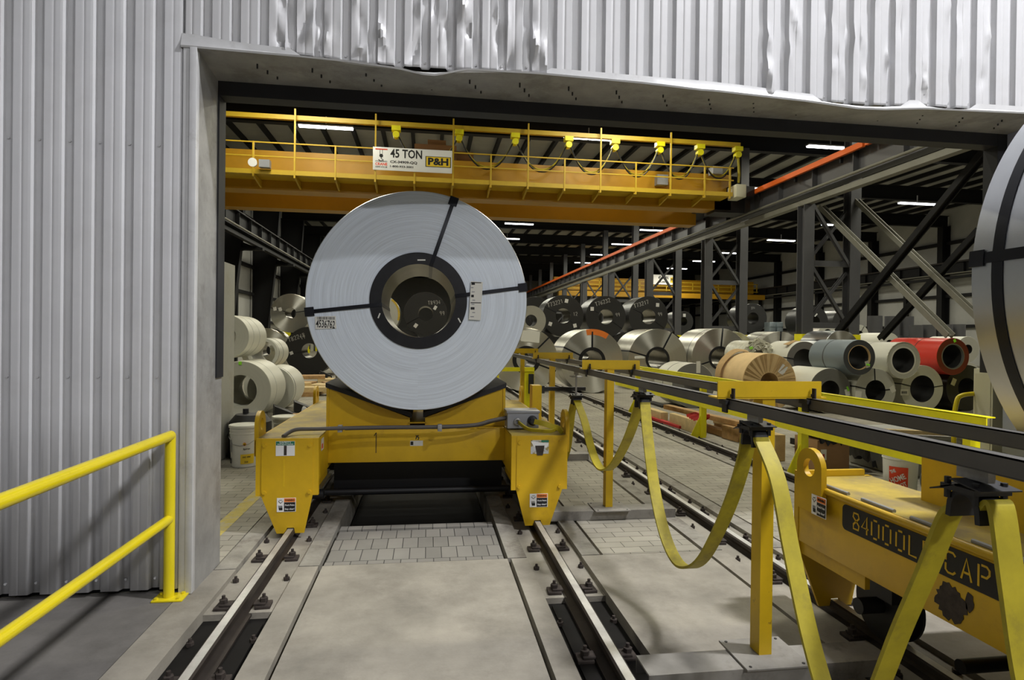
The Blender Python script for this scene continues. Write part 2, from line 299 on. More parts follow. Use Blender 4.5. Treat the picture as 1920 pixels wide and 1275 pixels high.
# ============================================================ THE SETTING
RA, RB, RC_, RD = -1.17, 1.02, 2.67, 4.60            # rail centre lines
T = .22
YS = 4.66                                            # slab / paving seam
fl = MB()
for a, b in ((RA+T, -.80), (-.77, .64), (.67, RB-T), (RB+T, 2.27), (2.30, RC_-T), (RC_+T, RD-T), (RD+T, 14)):
    fl.box(a, b, -9, YS, -.3, 0)
fl.box(-1.62, RA-T, -9, YS, -.3, 0)
for a, b in ((-12, RA-T), (RD+T, 44)): fl.box(a, b, YS+.02, 5.2, -.3, -.002) if a > 0 else None
fl.box(-16, 44, -9, 110, -.6, -.3)
for x in (RA, RB, RC_, RD):
    fl.box(x-T, x+T, 4.0 if x < 2 else -9, 110, -.3, -.035)
fl.build('floor', K['conc'])['kind'] = 'structure'
f2 = MB().box(-12, -1.625, -9, 4.32, -.3, 0); struct('floor', f2, K['concd'])
f3 = MB()                                            # curbs beside the rails, in the paving too
for x in (RA, RB, RC_, RD):
    for s in (-1, 1): f3.box(x+s*(T+.005)-(.0 if s > 0 else .15), x+s*(T+.005)+(.15 if s > 0 else 0), YS+.01, 110, -.3, .002)
struct('floor', f3, K['concl'])
f4 = MB()
for a, b in ((-16, RA-T-.17), (RA+T+.185, RB-T-.185), (RB+T+.185, RC_-T-.185), (RC_+T+.185, RD-T-.185), (RD+T+.17, 44)):
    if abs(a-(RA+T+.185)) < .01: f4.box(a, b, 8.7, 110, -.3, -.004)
    else: f4.box(a, b, YS+.02, 110, -.3, -.004)
f4.box(-16, -1.7, 4.34, YS+.02, -.3, -.01)
struct('floor', f4, K['paver'])
f5 = MB().box(RA+T+.185, RB-T-.185, YS+.02, 5.46, -.3, -.006); f5.box(RA+T+.185, RB-T-.185, 5.52, 5.62, -.3, -.006); struct('floor', f5, K['paverg']); struct('floor', MB().box(RA+T+.185, RB-T-.185, 5.40, 8.69, -.29, -.22), K['grease_and_shade'])  # black sheet between the rails: added pit standing in for shade under the car
for x, e in ((RA, 4.0), (RB, 4.05)):
    g = MB().box(x-T+.003, x+T-.003, -9, e, -.3, -.075)
    g.box(x-.17, x+.17, -9, e-.1, -.0745, -.06); o = struct('floor', g, K['grease_and_shade'])
struct('trim_1', MB().box(-1.90, -1.76, YS+.05, 14, -.01, -.002), K['yline'])
# rails
clip_n = 0
for i, x in enumerate((RA, RB, RC_, RD)):
    nm = ['left rail of the near coil car track', 'right rail of the near coil car track', 'left rail of the far coil car track', 'right rail of the far coil car track'][i]
    t = thing('crane_rail', 'long steel ' + nm + ', set in the floor', 'rail', (x, 4, -.05), 0)
    m = MB(); P = [(x-.075, -.055), (x+.075, -.055), (x+.075, -.04), (x+.02, -.025), (x+.012, .0), (x+.036, .012), (x+.036, .040), (x+.026, .048), (x-.026, .048), (x-.036, .040), (x-.036, .012), (x-.012, 0), (x-.02, -.025), (x-.075, -.04)]
    m.prism(P, 'Y', -6, 26); m.build('rail_body', K['railside'], t)
    MB().box(x-.024, x+.024, -6, 26, .0475, .0492).build('running_surface', K['railtop'], t)
    y = 1.6; k = 0
    while y < 16:
        for s in (-1, 1):
            cx = x+s*.125; big = k % 2 == 0
            if not (3.2 < y < 0):
                c = MB()
                if big:
                    c.obox((cx, y, -.026), .095, .10, .022, rz=s*.05, bev=.004); c.obox((cx-s*.02, y, -.008), .075, .075, .014, bev=.003)
                    c.lathe([(0, .004), (.026, .004), (.026, .028), (.02, .031), (0, .031)], n=6, c=(cx, y, -.005)); c.cyl((cx, y, .02), (cx, y, .048), .011, 10)
                else:
                    c.lathe([(0, -.035), (.022, -.035), (.022, -.012), (0, -.012)], n=6, c=(cx+s*.05, y, 0)); c.cyl((cx+s*.05, y, -.02), (cx+s*.05, y, .008), .010, 10)
                low = Matrix.Translation((0, 0, -.03 if (y < 3.95 and i < 2) else 0)); bmesh.ops.transform(c.bm, matrix=low, verts=c.bm.verts)
                c.build('rail_clip' if big else 'anchor_nut', K['rust'], t)
        y += .415; k += 1
# ---- front wall: ribbed sheet with the doorway
WY = 4.30
edge_px = [(360, 80), (450, 96), (520, 104), (565, 107), (620, 113), (640, 118), (700, 124), (740, 127), (800, 131), (850, 134), (900, 135), (1000, 140), (1120, 150), (1240, 160), (1320, 166), (1400, 175), (1480, 186), (1560, 195), (1650, 201), (1720, 201), (1920, 213)]
lint_px = [(365, 96), (500, 108), (560, 113), (640, 121), (700, 129), (750, 136), (790, 146), (815, 148), (845, 143), (870, 137), (1000, 144), (1200, 162), (1318, 176), (1330, 176), (1400, 184), (1500, 195), (1600, 209), (1650, 211), (1720, 209), (1920, 218)]
edge = [(at(x, y, Y=WY).x, at(x, y, Y=WY).z) for x, y in edge_px]; lint = [(at(x, y, Y=WY).x, at(x, y, Y=WY).z) for x, y in lint_px]
PER = .1815
creases = []
for X0, X1, Z0, Z1, n, am in ((-1.15, .9, 3.66, 4.15, 46, .03), (2.5, 4.5, 3.75, 4.7, 40, .022), (-.2, .75, 3.9, 4.5, 16, .03)):
    for _ in range(n):
        creases.append((random.uniform(X0, X1), random.uniform(Z0, Z1), random.uniform(.012, .035), random.uniform(.02, .12), random.uniform(-1, 1), random.choice((-1, -1, 1))*random.uniform(am*.4, am*1.3)))
def dent(x, z):
    d = 0
    for cx, cz, sx, sz, sk, am in creases:
        u = (x-cx)-(z-cz)*sk*.4; v = (z-cz)
        if abs(u) < .2 and abs(v) < .45: d += am*math.exp(-(u/sx)**2-(v/sz)**2)
    return max(-.07, min(.05, d))
def sheet(name, x0, x1, zb, ztop, label, phase=0):
    m = MB(); xs = []
    prof = [(0, -.038), (.018, -.038), (.035, -.038), (.052, -.038), (.054, -.0368), (.056, -.038), (.072, -.038), (.09, -.038), (.108, -.038), (.120, 0), (.136, 0), (.153, 0), (.170, 0)]
    k = math.floor((x0-phase)/PER)
    while phase+k*PER < x1:
        for a, d in prof:
            x = phase+k*PER+a
            if x0 < x < x1: xs.append((x, d))
        k += 1
    xs = [(x0, xs[0][1])]+xs+[(x1, xs[-1][1])]
    rows = []
    zs = [0, .02, .05, .09, .13, .18, .23, .28, .33, .38, .43, .5, .57, .64, .72, .8, .9, 1.05, 1.3] if zb(x0) > 1 or zb(x1) > 1 else [0, 1.2]
    for j, dz in enumerate(zs+[None]):
        row = []
        for x, d in xs:
            b = zb(x); z = ztop if dz is None else b+dz
            dd = dent(x, z) if 3 < z < 4.9 else 0
            row.append(m.bm.verts.new((x, WY+d+dd*(1 if d < -.02 else .6), z)))
        rows.append(row)
    for a, b in zip(rows, rows[1:]):
        for i in range(len(xs)-1): m.bm.faces.new((a[i], a[i+1], b[i+1], b[i]))
    # screws at the foot of the flats
    if zb(x1) > 1:
        for i, (x, d) in enumerate(xs):
            if i and d == 0 and xs[i-1][1] < -.02: m.cyl((x+.025, WY-.001, zb(x)+.045), (x+.02, WY-.008, zb(x)+.045), .007, 8)
    else:
        for i, (x, d) in enumerate(xs):
            if i and d == 0 and xs[i-1][1] < -.02:
                for z in (.10, 1.45, 3.0, 4.5): m.cyl((x+.02, WY-.001, z), (x+.02, WY-.008, z), .007, 8)
    o = m.build(name, K['wall']); o['kind'] = 'structure'; o['label'] = label
    sm = o.modifiers.new('thick', 'SOLIDIFY'); sm.thickness = .0012; sm.offset = 1
    return o
JX = -1.60
sheet('wall_front', -9, JX-.025, lambda x: .035, 9, 'white ribbed wall sheet left of the doorway', phase=-2.683-PER*2+.02)
sheet('wall_front', JX-.03, 8, lambda x: interp(x, edge), 9, 'white ribbed wall sheet above the doorway, dented along its edge', phase=1.285-.02)
# wall core behind the sheets keeps the hall dark (purlins, liner)
core = MB(); core.box(-16, JX-.06, 4.345, 4.52, 0, 13); core.box(JX-.06, 5.12, 4.345, 4.52, 3.72, 13); core.box(5.12, 44, 4.345, 4.52, 0, 13)
struct('wall_back', core, K['dark'])
# corner post, jambs, lintel flashing, soffit
jm = MB().box(JX-.036, JX+.006, 4.255, 4.30, 0.0, 3.66, bev=.002); jm.box(JX+.008, JX+.052, 4.245, 4.30, .004, 3.655, bev=.002); struct('trim_2', jm, K['flash'])
jm = MB().box(JX-.05, JX+.050, 4.302, 4.66, 0, 3.70); struct('trim_3', jm, K['galv'])
for z in [3.4-.33*i for i in range(10)]: pass
bl = MB().box(JX-.0, JX+.062, 4.661, 4.80, 1.42, 3.66); bl.box(JX-.05, JX+.050, 4.661, 4.8, 0, 1.42, mi=1); struct('trim_4', bl, [K['rubber'], K['galv']])
m = MB(); n = 90; rowF = []; 
for i in range(n+1):
    x = JX-.05+(5.20-JX+.05)*i/n; e = interp(x, lint); t_ = interp(x, edge)+.012
    sag = 3.62+(e-interp(JX, lint))*.5*0
    gp = .035*max(0, 1-abs(x+.05)/1.0)+.02*max(0, 1-abs(x-3.35)/.45)+.018*max(0, 1-abs(x-4.1)/.3); rowF.append([(x, 4.262, t_+(.03 if gp < .004 else -.012-gp)), (x, 4.258, t_-.013-gp), (x, 4.246, e+.012), (x, 4.25, e), (x, 4.31, .75*(e-.006)+.25*3.62), (x, 4.66, 3.605), (x, 4.66, 3.74)])
for a, b in zip(rowF, rowF[1:]):
    va = a+b; L_ = len(a)
    m.faces(va, [(k, k+1, k+1+L_, k+L_) for k in range(L_-1)])
    for f in list(m.bm.faces)[-(L_-1):]: pass
bmesh.ops.remove_doubles(m.bm, verts=m.bm.verts, dist=.0005)
for f in m.bm.faces: f.material_index = 0 if f.calc_center_median().y < 4.27 else 1
o = m.build('trim_5', [K['flash'], K['galv']]); o['kind'] = 'structure'; o['label'] = 'bent white lintel flashing and its grey soffit'
m = MB()
for i in range(17):
    x = -1.2+i*.37
    for dy in (4.38, 4.46, 4.54): m.cyl((x+(dy-4.38)*.6, dy, 3.63), (x+(dy-4.38)*.6, dy, 3.596), .006, 8)
o = struct('trim_6', m, K['black'])
struct('trim_7', MB().box(JX, 5.10, 4.662, 4.80, 3.50, 3.74), K['rubber'])
m = MB().box(5.08, 5.20, 4.302, 4.66, 0, 3.72); struct('trim_8', m, K['blueg'])
struct('trim_9', MB().box(4.985, 5.10, 4.661, 4.80, 1.48, 3.66), K['rubber'])
struct('wall_front', MB().box(5.10, 8, 4.22, 4.30, 0, 3.7), K['wall'])
# ---- hall shell
zR = 12.3
struct('ceiling', MB().box(-16, 44, 4.6, 110, zR, zR+.1), K['roof'])
struct('wall_left', MB().box(-12.1, -11.9, 4.6, 110, 0, zR), K['panel'])
struct('wall_right', MB().box(41, 41.2, 4.6, 110, 0, zR), K['panel'])
struct('wall_rear', MB().box(-16, 44, 108, 108.2, 0, zR), K['panel'])
BAY = [12.0+7.6*i for i in range(12)]
def S_(name, m, mt, label): o = struct(name, m, mt); o['label'] = label; return o
pm = MB()
for i in range(35):
    x = -11.4+i*1.5
    pm.box(x-.09, x+.09, 4.8, 108, zR-.24, zR-.001)
S_('purlin', pm, K['dark'], 'dark roof purlins running the length of the hall'); 
for i, y in enumerate(BAY):
    m = MB(); m.hbeam((-11.7, y, 11.35), (13.2, y, 11.35), .9, .35, .04, .05); m.hbeam((13.2, y, 11.35), (40.9, y, 11.35), .9, .35, .04, .05)
    S_('rafter', m, K['dark'], 'deep dark roof rafter crossing the hall')
    m = MB(); m.prism([(-11.7, 0), (-10.97, 0), (-10.3, 6.3), (-9.4, 6.5), (-10.2, 6.8), (-10.0, 11), (-11.7, 11)], 'Y', y-.03, y+.03)
    m.ribbon([(-10.96, y, 0), (-10.29, y, 6.25), (-10.0, y, 11)], .4, .04, (0, 1, 0)); m.box(-10.35, -9.1, y-.2, y+.2, 6.36, 6.5); m.box(-11.74, -11.7, y-.2, y+.2, 0, 11); m.box(-11.7, -10.9, y-.21, y+.21, 0, 2.1, mi=1)
    S_('column', m, [K['dark'], K['lemon']], 'dark steel column on the left hall wall with a yellow painted foot')
    # laced double column between the two bays
    m = MB()
    for x in (13.25, 15.05):
        m.hbeam((x, y, 0), (x, y, 6.55 if x < 14 else 11), .40, .40, .03, .03, (0, 1, 0))
        m.box(x-.23, x+.23, y-.23, y+.23, 0, 1.98, mi=1)
    S_('column', m, [K['steel'], K['lemon']], 'laced pair of grey steel columns between the two bays')
    m = MB()
    for z0, z1 in ((2.3, 4.3), (4.5, 6.5)):
        m.box(13.4, 14.9, y-.09, y+.09, z0-.1, z0+.1)
        for a, b in ((z0, z1), (z1, z0)): m.hbeam((13.4, y+(.1 if a < b else -.1), a+.1), (14.9, y+(.1 if a < b else -.1), b-.1), .14, .1, .015, .015, (0, 1, 0))
    S_('lacing', m, K['steel'], 'crossed lacing bars joining a pair of columns')
    m = MB(); m.hbeam((40.6, y, 0), (40.6, y, 11), .7, .5, .04, .05, (1, 0, 0)); S_('column', m, K['dark'], 'dark steel column on the right hall wall')
for i in range(11):
    y0 = BAY[i]; m = MB()
    for z in (2.6, 4.4, 6.2, 9.3): m.box(-11.88, -11.6, y0+.2, y0+7.4, z-.09, z+.09)
    m.box(-11.8, -11.55, y0+3.6, y0+3.85, 0, 11)
    S_('girt', m, K['dark'], 'dark wall girts and post in one bay of the left hall wall')
    m = MB()
    for z in (3.0, 5.4, 9.6): m.box(40.6, 40.98, y0+.2, y0+7.4, z-.12, z+.12)
    m.box(40.5, 40.8, y0+3.6, y0+3.9, 0, 7)
    S_('girt', m, K['dark'], 'dark wall girts and post in one bay of the right hall wall')
# crane runways
def runway(x, label, side, mats, pipe=True):
    t = thing('crane_runway', label, 'crane runway', (x, 12, 6.5)); t['kind'] = 'structure'
    m = MB(); m.hbeam((x, 4.9, 7.32), (x, 107, 7.32), .86, .42, .035, .02)
    for i in range(0, 50): m.box(x-.2, x+.2, 5+i*2.0-.01, 5+i*2.0+.01, 6.93, 7.71)
    m.build('girder', mats[0], t)
    MB().box(x-.04, x+.04, 4.9, 107, 7.75, 7.88).build('rail', K['railside'], t)
    MB().box(x-.13, x+.13, 4.9, 107, 6.56, 6.74).build('tie_beam', mats[1], t)
    if pipe: MB().cyl((x+side*.34, 4.9, 6.93), (x+side*.34, 107, 6.93), .045, 10).build('conduit', K['steell'], t)
    return t
r1 = runway(13.25, 'grey crane runway girder with an orange conductor bar, right side of the main bay', -1, (K['steel'], K['steell']))
for y0, y1 in ((5, 16.3), (16.4, 44), (44.1, 100)): MB().box(13.25-.36, 13.25-.26, y0, y1, 7.62, 7.80).build('conductor_bar', K['orange'], r1)
m = MB()
for i in range(40): m.box(13.0, 13.1, 5.5+i*2.4, 5.56+i*2.4, 7.45, 7.63)
m.build('bracket', K['dark'], r1)
runway(-9.45, 'dark crane runway girder along the left hall wall', 1, (K['dark'], K['dark']))
runway(39.2, 'dark crane runway girder along the right hall wall', -1, (K['dark'], K['dark']))
# braces in the plane of the column row
def brace(p0, p1, m_, label, d=.26):
    m = MB(); m.hbeam(p0, p1, d, d*.8, .03, .03, (1, 0, 0)); o = S_('brace', m, m_, label)
for (u0, v0), (u1, v1), xx, mm, lb, dd in (((1540, 388), (1782, 630), 14.2, 'steell', 'pale diagonal brace running down right from the nearest paired columns', .21), ((1602, 372), (1850, 609), 15.1, 'steell', 'upper pale diagonal brace reaching the right zinc coil', .19),
    ((1848, 283), (1572, 622), 13.95, 'dark', 'long dark diagonal brace crossing in front of the lower pale brace', .22), ((1838, 430), (1651, 635), 15.4, 'dark', 'short dark diagonal brace with its foot near the red coil', .20)):
    brace(at(u0, v0, X=xx), at(u1, v1, X=xx), K[mm], lb, dd)
struct('wall_side', MB().box(-2.96, -2.80, 7.6, 9.2, 0, 2.74, bev=.004), K['barrier'])
# ============================================================ COIL CARS
def warn(parent, x0, z0, y, w, h, fr, org=None):
    "small pinch-point warning plate; fr = (right, up) of the surface, org its lower left corner"
    r, u = Vector(fr[0]), Vector(fr[1]); n = r.cross(u); o = Vector(org); p = lambda a, b, d=0: o+r*(a*w)+u*(b*h)+n*d
    def quad(mb, a0, a1, b0, b1, d, mi=0): mb.faces([p(a0, b0, 0), p(a1, b0, 0), p(a1, b1, 0), p(a0, b1, 0), p(a0, b0, d), p(a1, b0, d), p(a1, b1, d), p(a0, b1, d)], [(3, 2, 1, 0), (4, 5, 6, 7), (0, 1, 5, 4), (1, 2, 6, 5), (2, 3, 7, 6), (3, 0, 4, 7)], mi)
    m = MB(); quad(m, 0, 1, 0, 1, .002); quad(m, .38, .97, .70, .97, .0028, 1); quad(m, .38, .97, .03, .68, .0028, 2)
    for k in range(4): m.ribbon([p(.12+.05*k, .2), p(.10+.055*k, .45)], w*.035, .004, r, 2)
    quad(m, .12, .30, .12, .30, .003, 2)
    m.ribbon([p(.08, .78, .003), p(.2, .62, .003), p(.32, .78, .003)], w*.03, .001, us=[u]*3, mi=2); m.ribbon([p(.12, .85, .003), p(.28, .85, .003)], h*.03, .001, u, 2)
    s = m.build('warning_plate', [K['white'], K['orangelbl'], K['ink']], parent)
    e = .0032
    letter('WARNING', h*.2, fr, p(.68, .83, e), K['ink'], s, .0004, w=w*.5)
    letter('Pinch Point', h*.16, fr, p(.675, .48, e), K['white'], s, .0003, w=w*.5); letter('Stay clear!', h*.16, fr, p(.675, .2, e), K['white'], s, .0003, w=w*.5)
    return s
def coil_car(name, label, x0, x1, yf, yr, top, sy0, sy1, apex, sx0, sx1, xr0, xr1):
    t = thing(name, label, 'coil transfer car', ((x0+x1)/2, (yf+yr)/2, 0), 0); A = K['amber']
    def lug(x, y0, y1):
        n = 24; w = (y1-y0)/2; yc = (y0+y1)/2; zc = top+.10; out = []
        for k in range(n):
            a = 2*math.pi*(k+.5)/n; c, s = math.cos(a), math.sin(a)
            out.append((yc+w*c, zc+w*s) if s > 0 else (yc+w*max(-1, min(1, c*1.5)), zc+(top-.17-zc)*min(1, -s*1.5)))
        hole = [(yc+w*.46*math.cos(2*math.pi*(k+.5)/n), zc+w*.46*math.sin(2*math.pi*(k+.5)/n)) for k in range(n)]
        MB().prism(out, 'X', x, x+.035, holes=hole).build('lifting_lug', K['amber'], t, .002)
    for side, xa, xb, xr in ((-1, x0, x0+.52, xr0), (1, x1-.52, x1, xr1)):
        m = MB(); m.box(xa, xb, yf+.04, yr-.04, .46, top-.012, 0, .008); m.cyl((xa if side < 0 else xb, yf+.05, top-.02), (xa if side < 0 else xb, yr-.05, top-.02), .02, 12, 0)
        m.build('side_beam', A, t)
        MB().box(xa+.005, xb-.005, yf+.035, yr-.035, top-.011, top).build('deck_plate', K['deck'], t)
        for ye, sg in ((yf, 1), (yr, -1)):
            m = MB(); xc = (xa+xb)/2; o = xr
            P = [(xa+.045, top), (xb-.045, top), (xb-.045, .34), (o+.115, .012), (o+.04, .012), (o+.03, .06), (o-.03, .06), (o-.04, .012), (o-.115, .012), (xa+.045, .34)]
            m.prism([(a, b) for a, b in P], 'Y', ye, ye+sg*.02)
            m.box(xa-.003, xa+.045, ye-.0+sg*.006, ye+sg*.05, .34, top); m.box(xb-.045, xb+.003, ye+sg*.006, ye+sg*.05, .34, top)
            m.prism([(xa+.03, .34), (xb-.03, .34), (o+.12, .05), (o-.12, .05)], 'Y', ye+sg*.30, ye+sg*.32) if 0 else None
            m.box(xa+.02, xa+.05, ye+sg*.02, ye+sg*.62, .38, .46); m.box(xb-.05, xb-.02, ye+sg*.02, ye+sg*.62, .38, .46)
            for bx in (xa+.07, xb-.07):
                for bz in (.37, top-.06): m.lathe([(0, 0), (.018, 0), (.018, .014), (0, .014)], 'Y', 6, c=(bx, ye-sg*.012-(.0), bz))
            m.build('end_plate', A, t)
            m = MB(); wy = ye+sg*.48; m.lathe([(.0, -.06), (.17, -.06), (.20, -.055), (.20, -.04), (.175, -.035), (.175, .035), (.20, .04), (.20, .055), (.17, .06), (0, .06)], 'X', 40, c=(xr, wy, .225)); m.cyl((xr-.2, wy, .225), (xr+.2, wy, .225), .045, 16)
            m.box(xr-.13, xr+.13, wy-.17, wy+.2, .30, .46); m.build('wheel', K['rust'] if 0 else K['black'], t)
        for ya, yb in ((yf+.08, yf+.32), (yr-.32, yr-.08)): lug(xa-.037 if side < 0 else xb+.002, ya, yb)
    m = MB(); m.box(x0+.52, x1-.52, yf+.53, yr-.53, top-.33, top-.004, 0, .004); m.build('cross_beam', A, t)
    m = MB()
    m.cyl((xr0, yf+.95, .12), (xr1, yf+.95, .12), .035, 20); m.box(xr0+.2, xr1-.2, yf+1.1, yr-1.1, .10, .46); m.cyl((xr0, yr-.95, .12), (xr1, yr-.95, .12), .035, 20)
    m.build('axle', K['black'], t)
    xc = (sx0+sx1)/2; tz = apex+.30
    m = MB()
    m.prism([(sx0, top), (xc-.075, top), (xc-.075, apex-.05), (sx0, tz-.05)], 'Y', sy0, sy1); m.prism([(xc+.075, top), (sx1, top), (sx1, tz-.05), (xc+.075, apex-.05)], 'Y', sy0, sy1)
    m.box(xc-.09, xc-.075, sy0-.012, sy1, top, top+.04); m.box(xc+.075, xc+.09, sy0-.012, sy1, top, top+.04); m.box(xc-.09, xc+.09, sy0-.012, sy1, top+.035, top+.045)
    m.box(sx0-.012, sx0+.012, sy0-.012, sy1+.012, top, tz-.055); m.box(sx1-.012, sx1+.012, sy0-.012, sy1+.012, top, tz-.055)
    m.build('saddle', A, t)
    for s, xe in ((-1, sx0-.02), (1, sx1+.02)):
        xi = xc+s*.055; P = [(xe, tz-.045), (xi, apex-.045), (xi, apex), (xe, tz)]
        MB().prism(P, 'Y', sy0-.02, sy1+.02).build('rubber_pad', K['rubber'], t, .004)
    return t
TOP = .84
car1 = coil_car('coil_car', 'yellow steel coil car on rails carrying the upright zinc coil', -1.463, 1.294, 5.42, 8.52, TOP, 6.04, 7.75, .98, -.965, .775, RA, RB)
car2 = coil_car('coil_car', 'yellow steel coil car stencilled 84000 LB CAP, at the right edge', 2.38, 4.84, .45, 3.60, .865, 1.05, 2.98, .868, 2.76, 4.50, RC_, RD)
# fittings of the near car
p = at(515, 856, Y=5.418)
def plate(mb, x0, y0, x1, y1, Y, d=.002, mi=0):
    a, b = at(x0, y1, Y=Y), at(x1, y0, Y=Y); mb.box(a.x, b.x, Y-d, Y, a.z, b.z, mi); return a, b
m = MB(); a, b = plate(m, 517, 827, 553, 855, 5.4195); m.box(a.x+.002, b.x-.002, 5.4165, 5.4175, b.z-.036, b.z-.002, 1); m.box((a.x+b.x)/2-.012, (a.x+b.x)/2+.012, 5.4165, 5.418, a.z+.005, a.z+.09, 2)
s = m.build('safety_plate', [K['white'], K['green'], K['rust']], car1)
letter('SAFETY', .018, FR, ((a.x+b.x)/2, 5.416, b.z-.011), K['white'], s, .0002, w=.1); letter('INSTRUCTIONS', .014, FR, ((a.x+b.x)/2, 5.416, b.z-.027), K['white'], s, .0002, w=.13)
for dx, r in ((-.013, 0), (.0, 0)): pass
m = MB(); m.box(p.x+.07, p.x+.085, 5.4185, 5.42, .42, .66); m.build('stain', K['postp'], car1)
m = MB(); a, b = plate(m, 995, 825, 1029, 851, 5.4195); m.prism([(a.x, b.z-.01), (b.x, b.z-.03), (b.x-.02, b.z-.07), (a.x+.03, b.z-.06)], 'Y', 5.416, 5.418, 1); m.box(b.x-.07, b.x, 5.416, 5.4185, b.z-.02, b.z, 2); m.prism([(a.x+.04, b.z-.05), (b.x-.04, b.z-.05), (b.x-.055, b.z-.14), (a.x+.06, b.z-.14)], 'Y', 5.4145, 5.4165, 3)
m.build('torn_safety_plate', [K['stick'], K['white'], K['green'], K['rust']], car1)
for q in ((519, 960, 555, 933), (993, 951, 1027, 925)):
    a, b = at(q[0], q[1], Y=5.42), at(q[2], q[3], Y=5.42); warn(car1, 0, 0, 0, b.x-a.x, b.z-a.z, FR, (a.x, 5.419, a.z))
m = MB(); a, b = plate(m, 769, 826, 793, 836, 5.949); m.box(a.x+.004, a.x+.03, 5.946, 5.9475, a.z+.008, b.z-.008, 1); strokes(m, '75', (a.x+.05, 5.9465, b.z+.01), (1, 0, 0), (0, 0, 1), .04, .008, .2, mi=1)
m.build('barcode_label', [K['paper'], K['ink']], car1)
m = MB(); m.box(-.9399, -.939, 5.55, 5.68, .70, .81); m.box(-.939, -.9385, 5.57, 5.64, .715, .76, 1); m.build('side_plate', [K['white'], K['hd']], car1)
m = MB(); strokes(m, '1', (-.53, 5.948, .60), (1, 0, 0), (0, 0, 1), .2, .007); m.build('paint_scratch', K['rust'], car1)
m = MB()
for x in (-.62, -.43, -.2, .05, .3, .5): m.box(x, x+.17, 5.94, 5.96, TOP-.006, TOP+.003)
m.build('weld_bead', K['amber'], car1)
h = smooth_path([(-1.25, 5.47, .85), (-1.18, 5.62, .885), (-1.0, 5.66, .885), (-.5, 5.72, .885), (.1, 5.73, .885), (.45, 5.76, .895), (.62, 5.8, .93), (.78, 5.84, .955)], 8)
m = MB().tube(h, .018, 12); m.tube([q+Vector((.02, .03, -.012)) for q in h[20:]], .014, 10); m.build('hose', K['hose'], car1)
for x in (-.8, .12): MB().box(x-.02, x+.02, 5.69, 5.75, .845, .91, bev=.003).build('hose_clamp', K['galv'], car1)
m = MB(); m.box(.775, 1.085, 5.76, 5.98, .856, 1.02, bev=.006); m.box(.765, 1.095, 5.75, 5.99, 1.005, 1.030, bev=.004); m.box(.80, .83, 5.99, 6.02, .845, .90); b_ = m.build('junction_box', K['boxg'], car1)
MB().lathe([(.0, 0), (.048, 0), (.048, -.02), (.034, -.03), (.03, -.09), (0, -.09)], 'Y', 20, c=(1.02, 5.76, .935)).build('plug', K['rubber'], b_)
MB().lathe([(.022, 0), (.034, 0), (.034, -.025), (.022, -.03)], 'Y', 20, c=(.87, 5.76, .925), closed=True).build('ring_bolt', K['galv'], b_)
m = MB(); m.ribbon(smooth_path([(1.02, 5.68, .935), (1.10, 5.62, .925), (1.18, 5.60, .90), (1.24, 5.56, .885), (1.26, 5.50, .85)], 6), .05, .012, us=[(.1, .1, 1)]*25); m.build('ribbon_lead', K['cable'], car1)
m = MB(); m.ribbon(smooth_path([(.88, 5.74, .92), (.95, 5.62, .875), (1.05, 5.57, .865), (1.16, 5.55, .862), (1.24, 5.6, .88)], 6), .035, .012, us=[(.0, -.5, 1)]*25); m.build('ribbon_lead', K['cable'], car1)
m = MB(); m.box(1.105, 1.205, 6.25, 6.42, .845, 1.235); m.build('arm_post', K['postp'], car1, .004)
m = MB(); m.box(1.2, 1.70, 6.30, 6.36, 1.175, 1.215); m.box(1.2, 1.24, 6.27, 6.39, 1.15, 1.23); m.build('tow_arm', K['black'], car1, .003)
# lettering of the far car, on the side facing the near track
XS = 2.379; SR = ((0, -1, 0), (0, 0, 1))
Ya, Yb = at(1580, 960, X=XS).y, 1.25
zt, zb_ = .79, .645
n = 8; P = []
for cy, cz, a0 in ((Ya-.03, zt-.03, 0), (Yb+.03, zt-.03, 1), (Yb+.03, zb_+.03, 2), (Ya-.03, zb_+.03, 3)):
    for k in range(5):
        a = math.pi/2*(a0+k/4); P.append((cy+.03*math.cos(a), cz+.03*math.sin(a)))
zt2 = at(1580, 947, X=XS).z; zb2 = at(1580, 987, X=XS).z; dz = (zt2+zb2)/2-(zt+zb_)/2
m = MB().prism([(a, b+dz) for a, b in P], 'X', XS-.002, XS+.001); sp = m.build('name_panel', K['ink'], car2)
m = MB(); pos = [(1607, '8'), (1624, '4'), (1643, '0'), (1665, '0'), (1690, '0'), (1715, 'L'), (1742, 'B'), (1785, 'C'), (1815, 'A'), (1848, 'P'), (1903, 'S')]
for px, ch in pos:
    Yc = at(px, 640+(px-1607)*.36+345, X=XS).y
    m = MB(); strokes(m, ch, (XS-.003, Yc+.030, (zt+zb_)/2+dz-.048), (0, -1, 0), (0, 0, 1), .096, .010, 0, kx=1.6); m.build('stencil_letter', K['amber'], sp)
a = at(1519, 930, X=2.34); warn(car2, 0, 0, 0, .135, .12, SR, (2.340, at(1522, 950, X=2.34).y, at(1522, 962, X=2.34).z))
def blob(mb, c, a, b, n, sd):
    rr = random.Random(sd); ps = []
    for k in range(n):
        f = rr.uniform(.78, 1.08) if k % 2 else rr.uniform(.9, 1.1); th = 2*math.pi*k/n; ps.append((c.y+a*f*math.cos(th), c.z+b*f*math.sin(th)))
    mb.prism(ps, 'X', XS-.0015, XS+.001)
m = MB(); blob(m, at(1782, 1130, X=XS), .085, .085, 34, 4); m.build('bare_patch', K['rust'], car2)
m = MB(); blob(m, at(1818, 1130, X=XS), .022, .045, 16, 9); m.build('bare_patch', K['rust'], car2)
m = MB()
for k in range(9): m.cyl((2.40, 3.35-k*.34, .872), (2.40, 3.12-k*.34, .872), .011, 10)
m.build('hinge', K['galv'], car2)
